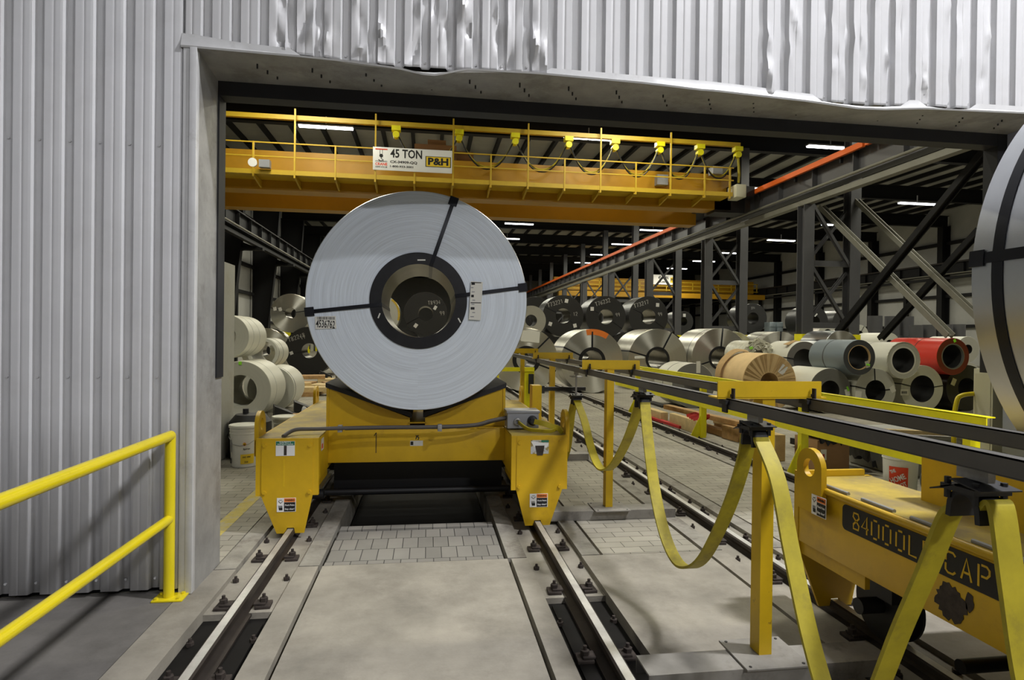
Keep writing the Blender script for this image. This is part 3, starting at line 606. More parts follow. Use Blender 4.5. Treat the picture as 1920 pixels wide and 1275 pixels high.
m = MB(); m.box(2.38, 2.86, 3.57, 3.60, .865, .905); m.build('end_lip', K['amber'], car2, .003)
# ============================================================ COILS
def coil(label, X, Y, Z, R, L, side, face, bore, br=.3, rz=0, group=None, base=None, n=72, core=0, straps=(), bands=(), wrapname=None, smat='strap', name='steel_coil', inner=.0, strapw=.03, bandm=None, cham=.006):
    "coil lying with its axis along local Y; front end at Y; Z = height of its axis"
    t = thing(name, label, 'steel coil', (X, Y, Z-R), rz, group); loc = (0, 0, R)
    m = MB(); pr = [(R-cham, 0), (R, cham), (R, L-cham), (R-cham, L), (br, L), (br, 0)]
    m.lathe(pr, 'Y', n, mis=[0, 0, 0, 1, 2, 1], closed=True); m.build('wound_sheet', [K[side], K[face], K[bore]], t, local=loc)
    if core:
        MB().lathe([(br-.001, -.012), (core, -.012), (core, .0), (br-.001, .0)], 'Y', n, closed=True).build('core_ring', K['core'], t, local=loc)
    for a in straps:           # degrees clockwise from the top, seen from the front
        q = math.radians(a); d = Vector((math.sin(q), 0, math.cos(q))); tn = Vector((d.z, 0, -d.x)); b0 = br+.0
        m = MB(); r0 = R+.004
        m.ribbon([d*(b0-.003)+Vector((0, L, 0)), d*(b0-.003)+Vector((0, -.014 if core else -.004, 0)), d*(b0+.01)+Vector((0, -.016 if core else -.005, 0)), d*(max(core, b0)+.02)+Vector((0, -.016 if core else -.005, 0)), d*(r0-.01)+Vector((0, -.005, 0)), d*r0+Vector((0, 0, 0)), d*r0+Vector((0, L, 0))], strapw, .003, tn)
        m.build('strap', K[smat], t, local=loc)
    for y in bands:
        MB().lathe([(R, y-.016), (R+.003, y-.016), (R+.003, y+.016), (R, y+.016)], 'Y', n, closed=True).build('band', K[bandm or smat], t, local=loc)
    return t
def tagface(t, R, ang, rad, w, h, rot=0, m='paper', name='label', y=-.007, txt=None, txm='ink', th=.002):
    q = math.radians(ang); c = Vector((math.sin(q)*rad, y, math.cos(q)*rad)); mb = MB(); mb.obox(c, w, th, h, ry=-rot)
    o = mb.build(name, K[m], t, local=(0, 0, R))
    return o, c
def chalk(t, R, txt, ang, rad, h, rot=0, y=-.002, th=.014, jit=.14):
    q = math.radians(ang); c = Vector((math.sin(q)*rad, y, math.cos(q)*rad)); ru = Matrix.Rotation(-rot, 3, 'Y'); r = ru @ Vector((1, 0, 0)); u = ru @ Vector((0, 0, 1))
    m = MB(); wd = len(txt)*3*h/6*1.45
    strokes(m, txt, c-r*(wd/2)-u*(h/2), r, u, h, th*.85, jit, dep=.002, kx=1.45); m.build('chalk_marking', K['chalk'], t, local=(0, 0, R))
CX, CZ, CR = -.092, 2.085, 1.052
main = coil('large upright zinc coil with straps and number label, on the coil car', CX, 5.80, CZ, CR, 1.2, 'm_side', 'm_face', 'm_bore', .352, n=160, core=.462, straps=(18.3, 81.5, -97), strapw=.036, name='steel_coil')
for a in (18.3, 81.5, -97):
    q = math.radians(a); d = Vector((math.sin(q), 0, math.cos(q))); m = MB()
    m.obox(d*(CR-.035)+Vector((0, -.008, 0)), .085, .006, .085, ry=q); m.obox(d*(CR+.005)+Vector((0, .03, 0)), .085, .085, .006, ry=q)
    m.build('edge_protector', K['strap'], main, local=(0, 0, CR))
o, c = tagface(main, CR, -104.5, .94-.05, .19, .118, .06, 'paper', 'number_label')
letter('4536762', .10, ((1, 0, -.06), (.06, 0, 1)), c+Vector((0, -.0022, -.018)), K['ink'], o, .0012, w=.172)
m = MB()
for i in range(26): m.box(c.x-.078+i*.0062, c.x-.078+i*.0062+random.choice((.002, .003, .0042)), c.y-.0022, c.y-.001, c.z+.028, c.z+.054)
m.build('barcode', K['ink'], o)
q = at(892, 564, Y=5.79); m = MB(); m.obox((q.x-CX, -.022, q.z-CZ), .115, .002, .37, ry=-math.radians(-2.5)+math.radians(0)); o = m.build('shipping_label', K['paper'], main, local=(0, 0, CR))
for i in range(9):
    z = q.z-CZ+.165-i*.04; MB().obox((q.x-CX-.03+random.uniform(-.008, .01), -.0236, z), random.uniform(.02, .04), .001, .008 if i % 3 else .024).build('print', K['ink'] if i % 3 == 0 else K['boxg'], o)
for dz in (.175, -.02): MB().obox((q.x-CX, -.0236, q.z-CZ+dz), .10, .001, .008).build('print', K['ink'], o)
for a, r in ((3, .36), (-112, .37), (115, .40)):
    tagface(main, CR, a, r+.03, .075 if a == 3 else .05, .012, math.radians(2 if a == 3 else (70 if a < 0 else -60)), 'paper', 'tape', y=-.014)
YB2 = at(1874, 500, X=2.51).y-1.21
coil2 = coil('large upright zinc coil cut off by the right edge, on the stencilled car', 3.63, 2.46-1.25, 2.055, 1.13, 1.25, 'm_side', 'm_face', 'm_bore', .352, n=128, core=.46, strapw=.05, cham=.004)
# coil 2 is seen from beside: wide band around it and one strap across at nine o'clock
z2 = at(1850, 487, X=2.50).z-2.045; aa = math.asin(max(-1, min(1, z2/1.13))); d = Vector((-math.cos(aa), 0, math.sin(aa))); tn = Vector((d.z, 0, -d.x))
m = MB(); m.ribbon([d*(.35)+Vector((0, 1.256, 0)), d*(1.12)+Vector((0, 1.256, 0)), d*1.134+Vector((0, 1.25, 0)), d*1.134], .05, .003, tn); m.build('strap', K['strap'], coil2, local=(0, 0, 1.13))
m = MB(); m.obox(d*1.136+Vector((0, 1.218, 0)), .075, .07, .006, ry=-(math.pi/2-aa)); m.obox(d*1.10+Vector((0, 1.257, 0)), .075, .006, .07, ry=-(math.pi/2-aa)); m.build('edge_protector', K['strap'], coil2, local=(0, 0, 1.13))
m = MB().lathe([(1.131, YB2-.026), (1.1345, YB2-.026), (1.1345, YB2+.026), (1.131, YB2+.026)], 'Y', 128, closed=True); m.build('band', K['strap'], coil2, local=(0, 0, 1.13))
def cpx(label, cx, cy, rpx, Y, L, side, face, bore, brpx, floor=True, R=None, group=None, rz=0, X=None, Z=None, **k):
    c = at(cx, cy, Y=Y); c = Vector((X or c.x, c.y, Z or c.z)); r = R or (at(cx, cy-rpx, Y=Y)-at(cx, cy+rpx, Y=Y)).length/2
    return coil(label, c.x, Y, r if floor else c.z, r, L, side, face, bore, br=brpx/rpx*r, rz=rz, group=group, n=64, **k), r
B_ = 'm_bore'
# front row of bright coils
FRG = 'bright coils in the long row beyond the track'
t, r = cpx('bright coil behind the zinc coil, white sheet taped over its top', 987, 673, 60, 18.8, 1.5, 's_side', 's_face', B_, 19, core=.45, straps=(45, 110), group=FRG, strapw=.05)
o = MB(); 
for i in range(2): o.obox((-.40+i*.62-.1, -.012, .80-(.05 if i else 0)), .60, .003, .36, ry=-.05+.12*i)
o.build('white_sheet', K['paper'], t, local=(0, 0, r))
t, r = cpx('bright coil with an orange sticker across its upper edge', 1110, 675, 60, 18.4, 1.6, 's_side', 's_face', B_, 20, core=.44, straps=(0, -65), group=FRG, strapw=.05, bands=(.8,), bandm='s_side')
m = MB(); n = 10
for i in range(n):
    a0, a1 = math.radians(-12+44*i/n), math.radians(-12+44*(i+1)/n)
    m.faces([(math.sin(a)*rr, -.008+dd, math.cos(a)*rr) for dd in (0, .002) for a in (a0, a1) for rr in (r*.82, r*1.0)], [(0, 1, 3, 2), (4, 6, 7, 5), (0, 4, 5, 1), (2, 3, 7, 6), (1, 5, 7, 3), (0, 2, 6, 4)])
m.build('orange_sticker', K['orangelbl'], t, local=(0, 0, r))
t, r = cpx('bright coil with one strap slanting to one o\'clock, right of the orange-stickered one', 1233, 671, 57, 19.6, 1.7, 's_side', 's_face', B_, 19, core=.43, straps=(28, -75), group=FRG, strapw=.05, bands=(.5, 1.2), bandm='s_side')
tagface(t, r, -84, .62*r+.35*0, .36, .09, .05, 'paper', 'label')
t, r = cpx('bright coil with an upright strap, left of the kraft-wrapped coil', 1350, 672, 56, 20.3, 1.7, 's_side', 's_face', B_, 18, core=.43, straps=(5, -108), group=FRG, strapw=.05, bands=(.4,))
cpx('blue-grey coil whose round top shows between two bright coils', 1374, 668, 50, 23.6, 1.2, 'm_side', 's_face', B_, 16, R=1.05)
cpx('bright coil with a short black strap on top, behind the crumpled plastic wrap', 1462, 670, 49, 23.6, 1.6, 's_side', 's_face', B_, 16, R=1.06, straps=(2,), strapw=.06, bands=(.6,))
cpx('bright coil whose top glints just left of the paired columns', 1500, 670, 49, 26.5, 1.2, 'm_side', 's_face', B_, 16, R=1.10) if 0 else None
# cradled black coils above, tier below them
BG = 'black coils lying in the upper tier'; LG = 'black coils of the lower tier hidden behind the bright row'
for cx, cy, lb, tx, tg, an in ((1056, 590, 'black upper-tier coil chalked T73221 with three white labels', 'T73221', ((12, .74), (-122, .74), (128, .74)), -32), (1136, 592, 'black upper-tier coil chalked T76232, middle of the three', 'T76232', ((-62, .78),), -12), (1216, 587, 'black upper-tier coil chalked T73217, rightmost of the three', 'T73217', ((38, .74),), -30)):
    t, r = cpx(lb, cx, cy, 41, 29, 1.7, 'b_side', 'b_face', B_, 15, floor=False, R=1.035, Z=2.86 if cx > 1200 else 2.82, group=BG, straps=(-65, 125), strapw=.03)
    for a, k in tg: tagface(t, r, a, k*r, .17, .19, random.uniform(-.3, .3), 'white', 'label')
    chalk(t, r, tx, an, .72*r, .19, math.radians(-an*-.5 if 0 else 18), th=.024)
    chalk(t, r, '99' if tx != 'T73221' else '12', 80 if tx != 'T73217' else 78, .62*r, .17, .1, th=.02)
t, r = cpx('black coil chalked T8934, seen through the bore of the zinc coil', 798, 584, 43, 29, 1.7, 'b_side', 'b_face', B_, 15, floor=False, R=1.035, Z=2.82, straps=(60, -120), strapw=.03)
chalk(t, r, 'T8934', 38, .66*r, .17, .1, th=.02); chalk(t, r, '99', 88, .78*r, .18, 0, th=.02); tagface(t, r, 58, .52*r, .14, .2, -.5, 'white', 'label'); tagface(t, r, -142, .72*r, .16, .2, -.6, 'white', 'label')
t, r = cpx('cream coil with a yellow edge strip, seen through the bore of the zinc coil', 712, 592, 41, 29.0, 1.3, 'w_side', 'w_face', B_, 12, floor=False, R=.95, Z=2.74)
m = MB(); 
for i in range(14):
    a0, a1 = math.radians(38+i*5), math.radians(42+i*5); m.faces([(math.sin(a)*rr, -.006, math.cos(a)*rr) for a in (a0, a1) for rr in (r*.9, r*1.0)], [(0, 1, 3, 2)])
m.build('edge_strip', K['ylwsign'], t, local=(0, 0, r))
for i, x in enumerate((-3.42, -1.24, .97, 3.15, 5.50, 7.72, 9.93, 12.13)):
    coil('dark lower-tier coil '+['left of the bore of the zinc coil, under the cream one', 'hidden behind the zinc coil, under T8934 on its left', 'hidden behind the zinc coil, under T8934 on its right', 'hidden behind the right rim of the zinc coil', 'under T73221, on its left', 'between and below T73221 and T76232', 'between and below T76232 and T73217', 'below T73217, on its right'][i], x, 29.1, 1.03, 1.03, 1.5, 'b_side', 'b_face', B_, br=.36, group=LG, n=40)
cpx('cream coil end between the zinc coil and the chalked T73221 coil', 996, 601, 28, 27.2, 1.1, 'w_side', 'w_face', 'b_face', 11, floor=False); LATER = [(996, 601, 28, 27.2), (1004, 594, 38, 33.5)]
cpx('dark coil top behind the coil chalked T73221', 1004, 594, 38, 33.5, 1.2, 'b_side', 'b_face', B_, 13, floor=False)
for cx, cy, r_, Y, lb in ((1412, 597, 28, 34, 'black coil beyond the columns, between the two column pairs'), (1281, 603, 20, 36, 'small black coil end right of the coil chalked T73217'), (1527, 603, 28, 31, 'dark coil with a diamond label behind the paired columns'), (1583, 604, 24, 33, 'dark coil right of the paired columns, beside the grey drums')):
    t, r = cpx(lb, cx, cy, r_, Y, 1.5, 'b_side', 'b_face', 'b_face', r_*.4, floor=False)
    if cx == 1527: tagface(t, r, 5, .5*r, .22, .22, .78, 'white', 'label')
    if cx == 1412: chalk(t, r, '271', 0, .7*r, .12, .1, th=.015)
    if cx == 1281: tagface(t, r, 10, .6*r, .18, .2, 0, 'white', 'label')
    c = at(cx, cy, Y=Y); zz = c.z-r
    if zz > .5: coil('dark lower coil hidden beneath the '+lb[:60].rsplit(' ', 1)[0].replace('black coil', 'upper black coil'), c.x, Y, zz/2, zz/2, 1.3, 'b_side', 'b_face', 'b_face', br=zz*.18, group='hidden lower coils beyond the columns', n=32)
# middle right group
MG = None
def prop(cx, cy, rpx, Y, lb, L=.9, sd='w_side', g='pale coils hidden in the bottom layer'):
    c = at(cx, cy, Y=Y); r = (at(cx, cy-rpx, Y=Y)-at(cx, cy+rpx, Y=Y)).length/2; zz = c.z-r
    coil(lb, c.x, Y+.02, zz/2, zz/2, L, sd, 'w_face', B_, br=zz*.18, group=g, n=32)
t, r = cpx('coil under crumpled clear plastic with a lime label, above the kraft-wrapped coil', 1421, 666, 27, 16.4, 1.2, 'film', 'film', B_, 12, floor=False); prop(1425, 666, 27, 16.4, 'pale supporting coil hidden under the coil in crumpled plastic')
m = MB()
for k in range(90):
    a = random.uniform(-1.7, 1.7); rr = r*random.uniform(.5, 1.02); m.obox((math.sin(a)*rr, -random.uniform(.01, .05), math.cos(a)*rr), .16, .012, .10, rz=random.uniform(-.6, .6), rx=random.uniform(-.7, .7), ry=random.uniform(0, 3))
m.build('crumpled_film', K['film'], t, local=(0, 0, r)); tagface(t, r, -50, .8*r, .10, .08, .3, 'lime', 'lime_label', y=-.08)
t, r = cpx('cream coil, dark grey end and kraft strip on top, by the slate coil', 1508, 676, 36, 15.6, 1.2, 'w_side', 'g_face', 'b_face', 22, floor=False, straps=(-82,)); prop(1508, 676, 36, 15.6, 'pale supporting coil hidden under the cream coil with the kraft strip')
for a_, l_ in zip(LATER, ('under the cream coil end beside the zinc coil', 'under the dark coil top behind T73221')): prop(*a_, 'dark supporting coil hidden '+l_, L=.9, sd='b_side', g='black coils of the lower tier hidden behind the bright row')
m = MB().ribbon([(-.45, .2, r-.10), (-.1, .3, r+.012), (.2, .15, r-.02), (.45, -.01, r-.2)], .16, .01, (0, 1, .2)); m.build('kraft_strip', K['kraftd'], t, local=(0, 0, r))
t, r = cpx('blue-white bright coil tilting its shiny end, between the columns and the red coil', 1578, 657, 37, 17.2, 1.3, 'm_side', 's_face', B_, 12, floor=False, straps=(-60,), strapw=.05); prop(1578, 657, 37, 17.2, 'pale supporting coil hidden under the blue-white bright coil')
t, r = cpx('small white coil with dark bore standing highest behind the slate coil', 1612, 627, 18, 26, .9, 'w_side', 'w_face', 'b_face', 7, floor=False, straps=(30,)); prop(1612, 627, 18, 26, 'pale supporting coil hidden under the small white coil standing highest')
t, r = cpx('cream coil lying far behind the white hollow coil, right of the small white one', 1668, 645, 21, 24, 1.6, 'w_side', 'w_face', B_, 8, floor=False); prop(1668, 645, 21, 24, 'pale supporting coil hidden under the far cream coil behind the white hollow coil')
t, r = cpx('white coil with dark slits, partly cut off by the right zinc coil', 1815, 655, 24, 17, 1.3, 'w_side', 'w_face', 'b_face', 9, floor=False); prop(1815, 655, 24, 17, 'pale supporting coil hidden under the white coil with dark slits')
t, r = cpx('pale coil roof-like top left of the small white coil', 1552, 625, 19, 24.5, 1.3, 's_side', 'w_face', 'b_face', 8, floor=False); prop(1552, 625, 19, 24.5, 'pale supporting coil hidden under the pale coil with the roof-like top')
# front right stack
for a in (('grey-ended cream coil on the floor under the slate coil, lime tag on its edge', 1562, 741, 46, 13.2, 1.25, 'w_side', 'g_face', 'b_face', 21, dict(R=.545, X=9.62)), ('cream coil with two tags and black straps, middle of the bottom row', 1647, 742, 46.5, 13.1, 1.3, 'w_side', 'w_face', 'b_face', 23, dict(R=.545, X=10.75, straps=(-4, -78, 84), strapw=.03)), ('grey coil with wide black bore, right in the bottom row below the red coil', 1732, 733, 47, 13.3, 1.3, 'w_side', 'w_face', 'b_face', 27, dict(R=.585, X=12.2, straps=(-78, 82), strapw=.025))):
    t, r = cpx(*a[:10], **a[10])
    if a[1] == 1562: tagface(t, r, 95, .84*r, .12, .17, .25, 'paper', 'tag'); tagface(t, r, 84, .86*r, .05, .12, .4, 'lime', 'lime_tag', y=-.01)
    if a[1] == 1647: tagface(t, r, -102, .86*r, .16, .20, -.1, 'paper', 'tag'); tagface(t, r, 84, .84*r, .13, .16, .5, 'paper', 'tag')
    if a[1] == 1732:
        o, c = tagface(t, r, -100, .86*r, .22, .15, 0, 'paper', 'tag'); m = MB()
        for i in range(12): m.box(c.x-.08+i*.013, c.x-.08+i*.013+random.uniform(.003, .008), c.y-.003, c.y-.001, c.z-.03, c.z+.03)
        m.build('barcode', K['ink'], o)
t, r = cpx('slate-blue painted coil on top of the stack, lime tag in its bore', 1606, 679, 35.5, 12.9, 1.3, 'sl_side', 'sl_face', 'b_face', 24, floor=False, R=.42, X=10.15, Z=1.365, bands=(.75,), smat='sl_face')
MB().lathe([(r*.675, -.004), (r*.70, -.004), (r*.70, .001), (r*.675, .06)], 'Y', 64, closed=True).build('core_tube', K['kraft'], t, local=(0, 0, r))
tagface(t, r, 128, .62*r, .10, .16, .3, 'film', 'tag', y=-.01); tagface(t, r, 128, .66*r, .10, .04, -.2, 'lime', 'lime_tag', y=-.02)
t, r = cpx('white hollow coil between the slate coil and the red coil', 1686, 670, 35.5, 13.0, 1.3, 'w_side', 'w_face', 'b_face', 24, floor=False, R=.44, X=11.40, Z=1.30, bands=(.85,), smat='w_face'); m = MB()
for k in range(40):
    a = 2*math.pi*k/40; m.obox((math.sin(a)*r, .0, math.cos(a)*r), .07, .03, .012, ry=a+random.uniform(-.15, .15))
m.build('ragged_wrap', K['film'], t, local=(0, 0, r)); MB().lathe([(r*.70, -.004), (r*.76, -.004), (r*.76, .06), (r*.70, .06)], 'Y', 64, closed=True).build('core_tube', K['w_face'] if 0 else K['paper'], t, local=(0, 0, r))
t, r = cpx('glossy red coil on top of the stack', 1790, 667, 37, 13.2, 1.7, 'r_side', 'r_face', 'b_face', 24, floor=False, R=.46, X=12.95, Z=1.40, bands=(.75,), smat='r_face')
tagface(t, r, 5, .86*r, .07, .08, .4, 'lime', 'lime_tag'); MB().lathe([(r*.645, -.004), (r*.70, -.004), (r*.70, .06), (r*.645, .06)], 'Y', 64, closed=True).build('core_tube', K['g_face'], t, local=(0, 0, r))
t, r = cpx('black coil in shadow under the red coil, a tag hanging off it', 1818, 740, 46, 13.5, 1.2, 'b_side', 'b_face', 'b_face', 20, R=.59, X=13.66); tagface(t, r, -70, .78*r, .12, .18, -.4, 'film', 'tag', y=-.05)
# kraft-wrapped coil
t, r = cpx('coil wrapped in kraft paper with pleated end, behind the cable stands', 1447, 717, 54, 13.7, 1.35, 'kraft', 'kraft', 'kraftd', 18, n=None) if 0 else cpx('coil wrapped in kraft paper with pleated end, behind the cable stands', 1447, 717, 54, 13.7, 1.15, 'kraft', 'kraft', 'kraftd', 18, X=8.35)
m = MB()
for k in range(26):
    a = 2*math.pi*k/26+random.uniform(-.08, .08); d = Vector((math.sin(a), 0, math.cos(a))); tn = Vector((d.z, 0, -d.x))
    m.faces([d*r*.36+Vector((0, -.004, 0)), d*r*.97+tn*.05+Vector((0, -.004, 0)), d*r*.97+tn*.13+Vector((0, -.018, 0)), d*r*.36+tn*.01+Vector((0, -.012, 0))], [(0, 1, 2, 3)])
m.build('pleat', K['kraftd'], t, local=(0, 0, r)); tagface(t, r, 48, .66*r, .17, .24, -.55, 'white', 'label')
m = MB(); m.ribbon(smooth_path([(-.72*r/ .7, 1.15, -.35), (-.80, 1.1, .1), (-.66, 1.12, .45), (-.30, 1.15, .74), (.05, 1.12, .74)], 8), .25, .012, us=[(0, 1, .25)]*40); m.build('torn_flap', K['kraftd'], t, local=(0, 0, r))
t, r = cpx('white coil with grey end low behind the fence, taped label on its edge', 1300, 723, 42, 14.4, 1.2, 'w_side', 'g_face', 'g_face', 20, straps=(), bands=(.6,), smat='g_face'); tagface(t, r, 15, .85*r, .11, .30, 0, 'paper', 'label')
# left group
t, r = cpx('large cream coil on the floor by the barrier, lime tag on its rim', 450, 729, 56, 12.6, 1.25, 'w_side', 'w_face', 'w_face', 30, bands=(.45, ), smat='w_face'); tagface(t, r, 0, .93*r, .06, .07, 0, 'lime', 'lime_tag')
t, r = cpx('cream coil end poking out behind the large cream coil', 530, 725, 38, 13.95, 1.1, 'w_side', 'w_face', 'b_face', 14, R=.51, X=-3.46, bands=(.1,))
t, r = cpx('cream coil stacked on top of the large one beside the barrier', 424, 631, 41, 12.9, 1.35, 'w_side', 'w_face', 'w_face', 18, floor=False, bands=(.35, .8), smat='w_face')
t, r = cpx('small hollow cream coil with a yellow tag, left of the black coil', 493, 662, 28, 15.4, 1.1, 'w_side', 'w_face', 'w_face', 22, floor=False, bands=(.06, .5), smat='g_face'); tagface(t, r, -5, .9*r, .15, .07, -.3, 'lime', 'yellow_tag'); prop(493, 662, 28, 15.4, 'pale supporting coil hidden under the small hollow coil with a yellow tag')
t, r = cpx('gold-tinted bright coil between the small cream coil and the black coil', 519, 652, 41, 27.6, 1.2, 's_side', 's_face', B_, 10, R=1.0, X=-7.12)
t, r = cpx('gold-tinted bright coil peeking out left of the zinc coil, two white tags', 559, 592, 36, 27.6, 1.2, 's_side', 's_face', B_, 10, floor=False, R=.86, X=-6.05, Z=2.68, straps=(-75, 80)); tagface(t, r, -75, .8*r, .14, .16, .2, 'white', 'tag'); tagface(t, r, -70, .55*r, .14, .16, .3, 'white', 'tag')
t, r = cpx('black coil chalked T82248, left of the zinc coil', 580, 654, 45, 26.8, 1.3, 'b_side', 'b_face', B_, 14, straps=(-100,), strapw=.03); chalk(t, r, 'T82248', -42, .75*r, .17, .35, th=.022); chalk(t, r, '99', -25, .62*r, .15, .3, th=.02); tagface(t, r, -98, .72*r, .14, .14, .4, 'white', 'label')
# upright grey coils by the right wall
UG = 'grey coils standing on end in the right bay'; 
def upright(cx, yt, yb_, rpx, Y, m_, lb):
    a, b = at(cx, yt, Y=Y), at(cx, yb_, Y=Y); r = rpx/1120*Y*1.05; t = thing('upright_coil', lb, 'steel coil', (a.x, Y+r, 0), 0, UG)
    h = (a.z)/3
    for k in range(3):
        z0 = k*h; MB().lathe([(r, z0+.0), (r, z0+h-.01), (r*.5, z0+h-.01), (r*.5, z0)], 'Z', 32, closed=True, c=(a.x, Y+r, 0)).build('wound_sheet', K[m_], t)
for i, cx in enumerate((1608, 1650, 1682, 1709)): upright(cx, 591+i*.6, 622, 13 if i else 10, 27, 'cyan' if 0 else 'steel', 'tall grey stack of upright coils, %s of the four by the dark coil' % ('first', 'second', 'third', 'last')[i])
for i, cx in enumerate((1727, 1751, 1783, 1807)): upright(cx, 609-i*.5, 628, 12, 25.5, 'steel', 'low grey stack of upright coils above the red coil, %s of the row' % ('first', 'second', 'third', 'last')[i])
for cx in (1449, 1463): 
    a = at(cx, 604, Y=33); t = thing('slate_crate', 'slate blue crate beyond the columns, %s of a pair' % ('left' if cx < 1455 else 'right'), 'crate', (a.x, 33, 0)); MB().box(a.x-.19, a.x+.19, 33, 33.6, 0, a.z, bev=.02).build('crate_body', K['cyan'], t); MB().box(a.x-.2, a.x+.2, 32.98, 33.0, a.z-.3, a.z-.25).build('crate_rail', K['cyan'], t)
# ============================================================ CABLE STANDS, CHANNELS, FESTOON
SG = 'cable stands along the track'
def stand(y, label, base=True, cross=(1.48, 2.06)):
    t = thing('cable_stand', label, 'cable stand', (1.77, y, 0), 0, SG)
    m = MB(); m.box(1.735, 1.805, y-.045, y+.045, .10, 1.45); m.build('post', K['postp'], t, .003)
    m = MB(); m.box(cross[0], cross[1], y-.055, y-.047, 1.45, 1.535); m.box(cross[0]-.0, cross[1]+.03, y-.055, y+.05, 1.444, 1.452); m.build('cross_arm', K['postp'], t, .002)
    for x in (1.55, 2.0):
        m = MB(); m.cyl((x, y-.09, 1.43), (x, y-.09, 1.50), .006, 8); m.lathe([(0, 1.455), (.013, 1.455), (.013, 1.47), (0, 1.47)], 'Z', 6, c=(x, y-.075, 0)); m.cyl((x, y-.075, 1.43), (x, y-.075, 1.50), .007, 8); m.build('bolt', K['rust'], t)
        m = MB(); m.box(x-.045, x+.055, y-.09, y-.02, 1.418, 1.442); m.box(x-.034, x-.026, y-.08, y-.03, 1.375, 1.42); m.build('bar_clamp', K['black'], t)
    if base:
        m = MB(); m.box(1.60, 1.95, y-.17, y+.13, .088, .10, bev=.002); m.build('base_plate', K['plate'], t)
        for bx in (1.63, 1.92):
            for by in (y-.145, y+.105): MB().cyl((bx, by, .098), (bx, by, .103), .008, 8).build('bolt_hole', K['black'], t)
    return t
STY = (2.95, 5.68, 8.41, 11.14, .22)
stand(2.95, 'nearest yellow cable stand, its T arm level with the kraft-wrapped coil'); stand(5.68, 'second yellow cable stand, between the two tracks just past the paving seam')
stand(8.41, 'third yellow cable stand, behind the tow arm'); stand(11.14, 'farthest yellow cable stand, peeking out beside the zinc coil')
stand(.22, 'yellow cable stand outside the view beside the camera')
for y, lb in ((2.91, 'grey steel channel lying across the floor under the nearest stand'), (5.66, 'grey steel channel lying across the floor under the second stand'), (8.41, 'grey steel channel across the floor behind the coil car')):
    m = MB(); x1 = 2.42 if y < 6 else 2.3; m.box(1.10, x1, y-.10, y+.09, .078, .088); m.box(1.10, x1, y-.10, y-.092, .0, .078); m.box(1.10, x1, y+.082, y+.09, .0, .078)
    tag(m.build('floor_channel', K['plate']), lb, 'steel channel', 'channels under the cable stands')
m = MB(); m.box(.62, 1.0, 5.70, 5.76, -.004, .0); 
for x, lb in ((1.55, 'long grey track bar nearer the coil car, carrying the cable trolleys'), (2.0, 'long grey track bar on the fence side of the cable stands')):
    t = thing('track_bar', lb, 'track bar', (x, 4, 1.4), 0, 'bars hung under the cable stands')
    m = MB(); m.box(x-.024, x+.024, -1.5, 11.6, 1.442, 1.447); m.box(x-.024, x-.020, -1.5, 11.6, 1.395, 1.447); m.box(x+.020, x+.024, -1.5, 11.6, 1.395, 1.447); m.box(x-.024, x-.008, -1.5, 11.6, 1.392, 1.396); m.box(x+.008, x+.024, -1.5, 11.6, 1.392, 1.396)
    m.build('channel', K['bar'], t)
TX = 1.55
TR = [(6.135, 'cable trolley above the black tow arm, farthest along the bar'), (4.17, 'cable trolley before the second stand, rubber blackened at its foot'), (2.66, 'cable trolley in front of the nearest stand'), (1.50, 'cable trolley in front of the stencilled coil car'), (.55, 'cable trolley past the right edge, beside the camera')]
for y, lb in TR:
    t = thing('cable_trolley', lb, 'cable trolley', (TX, y, 1.3), 0, 'cable trolleys on the bar')
    far = y > 5
    m = MB(); m.box(TX-.012, TX+.012, y-.05, y+.05, 1.36, 1.42)
    for dy in (-.035, .035): m.cyl((TX-.015, y+dy, 1.41), (TX+.015, y+dy, 1.41), .014, 12)
    m.build('carriage', K['galv'], t)
    zc = 1.13 if far else 1.33
    if far:
        m = MB(); m.cyl((TX-.01, y-.03, zc), (TX-.01, y-.03, 1.38), .007, 8); m.cyl((TX+.012, y+.03, zc), (TX+.012, y+.03, 1.38), .007, 8); m.box(TX-.06, TX+.06, y-.05, y+.05, 1.335, 1.345); m.build('rod', K['galv'], t)
    m = MB(); m.box(TX-.06, TX+.06, y-.055, y+.055, zc-.004, zc+.012)
    for sx in (-1, 1):
        for sy in (-1, 1): m.cyl((TX+sx*.045, y+sy*.045, zc-.03), (TX+sx*.045, y+sy*.045, zc+.03), .009, 6)
    m.obox((TX, y-.03, zc+.022), .13, .10, .004, rx=.15); m.obox((TX, y+.05, zc+.0), .12, .09, .004, rx=-.35)
    m.build('clamp_plate', K['black'], t)
    pts = [(TX, y-.045*math.cos(a)*1.0, zc-.055+.05*math.sin(a)) for a in [math.pi*k/12 for k in range(13)]]
    pts = [(TX, y-.048, zc-.085)]+pts+[(TX, y+.048, zc-.085)]
    MB().ribbon(pts, .082, .016, (1, 0, 0)).build('cable_saddle', K['rubber'], t)
def loop(pxs, y0, y1, z0, z1, lb, w=.075, name='ribbon_cable'):
    pts = [Vector((TX, y0, z0))]+[at(x, y, X=TX) for x, y in pxs]+[Vector((TX, y1, z1))]
    m = MB().ribbon(smooth_path(pts, 8), w, .014, (1, 0, 0))
    # moulded cores along the ribbon
    return tag(m.build(name, K['cable'], None), lb, 'ribbon cable', 'yellow ribbon cable loops')
loop([(1216, 830), (1228, 920), (1246, 1000), (1268, 1050), (1291, 1064), (1318, 1048), (1350, 990), (1378, 920), (1398, 850)], 4.12, 2.72, 1.29, 1.29, 'yellow ribbon cable loop hanging lowest across the right rail, before the nearest stand')
loop([(1096, 790), (1107, 835), (1119, 868), (1132, 881), (1150, 872), (1170, 838), (1186, 800)], 6.085, 4.22, 1.09, 1.29, 'yellow ribbon cable loop crossing the second stand')
c = [Vector((TX, 2.61, 1.29))]
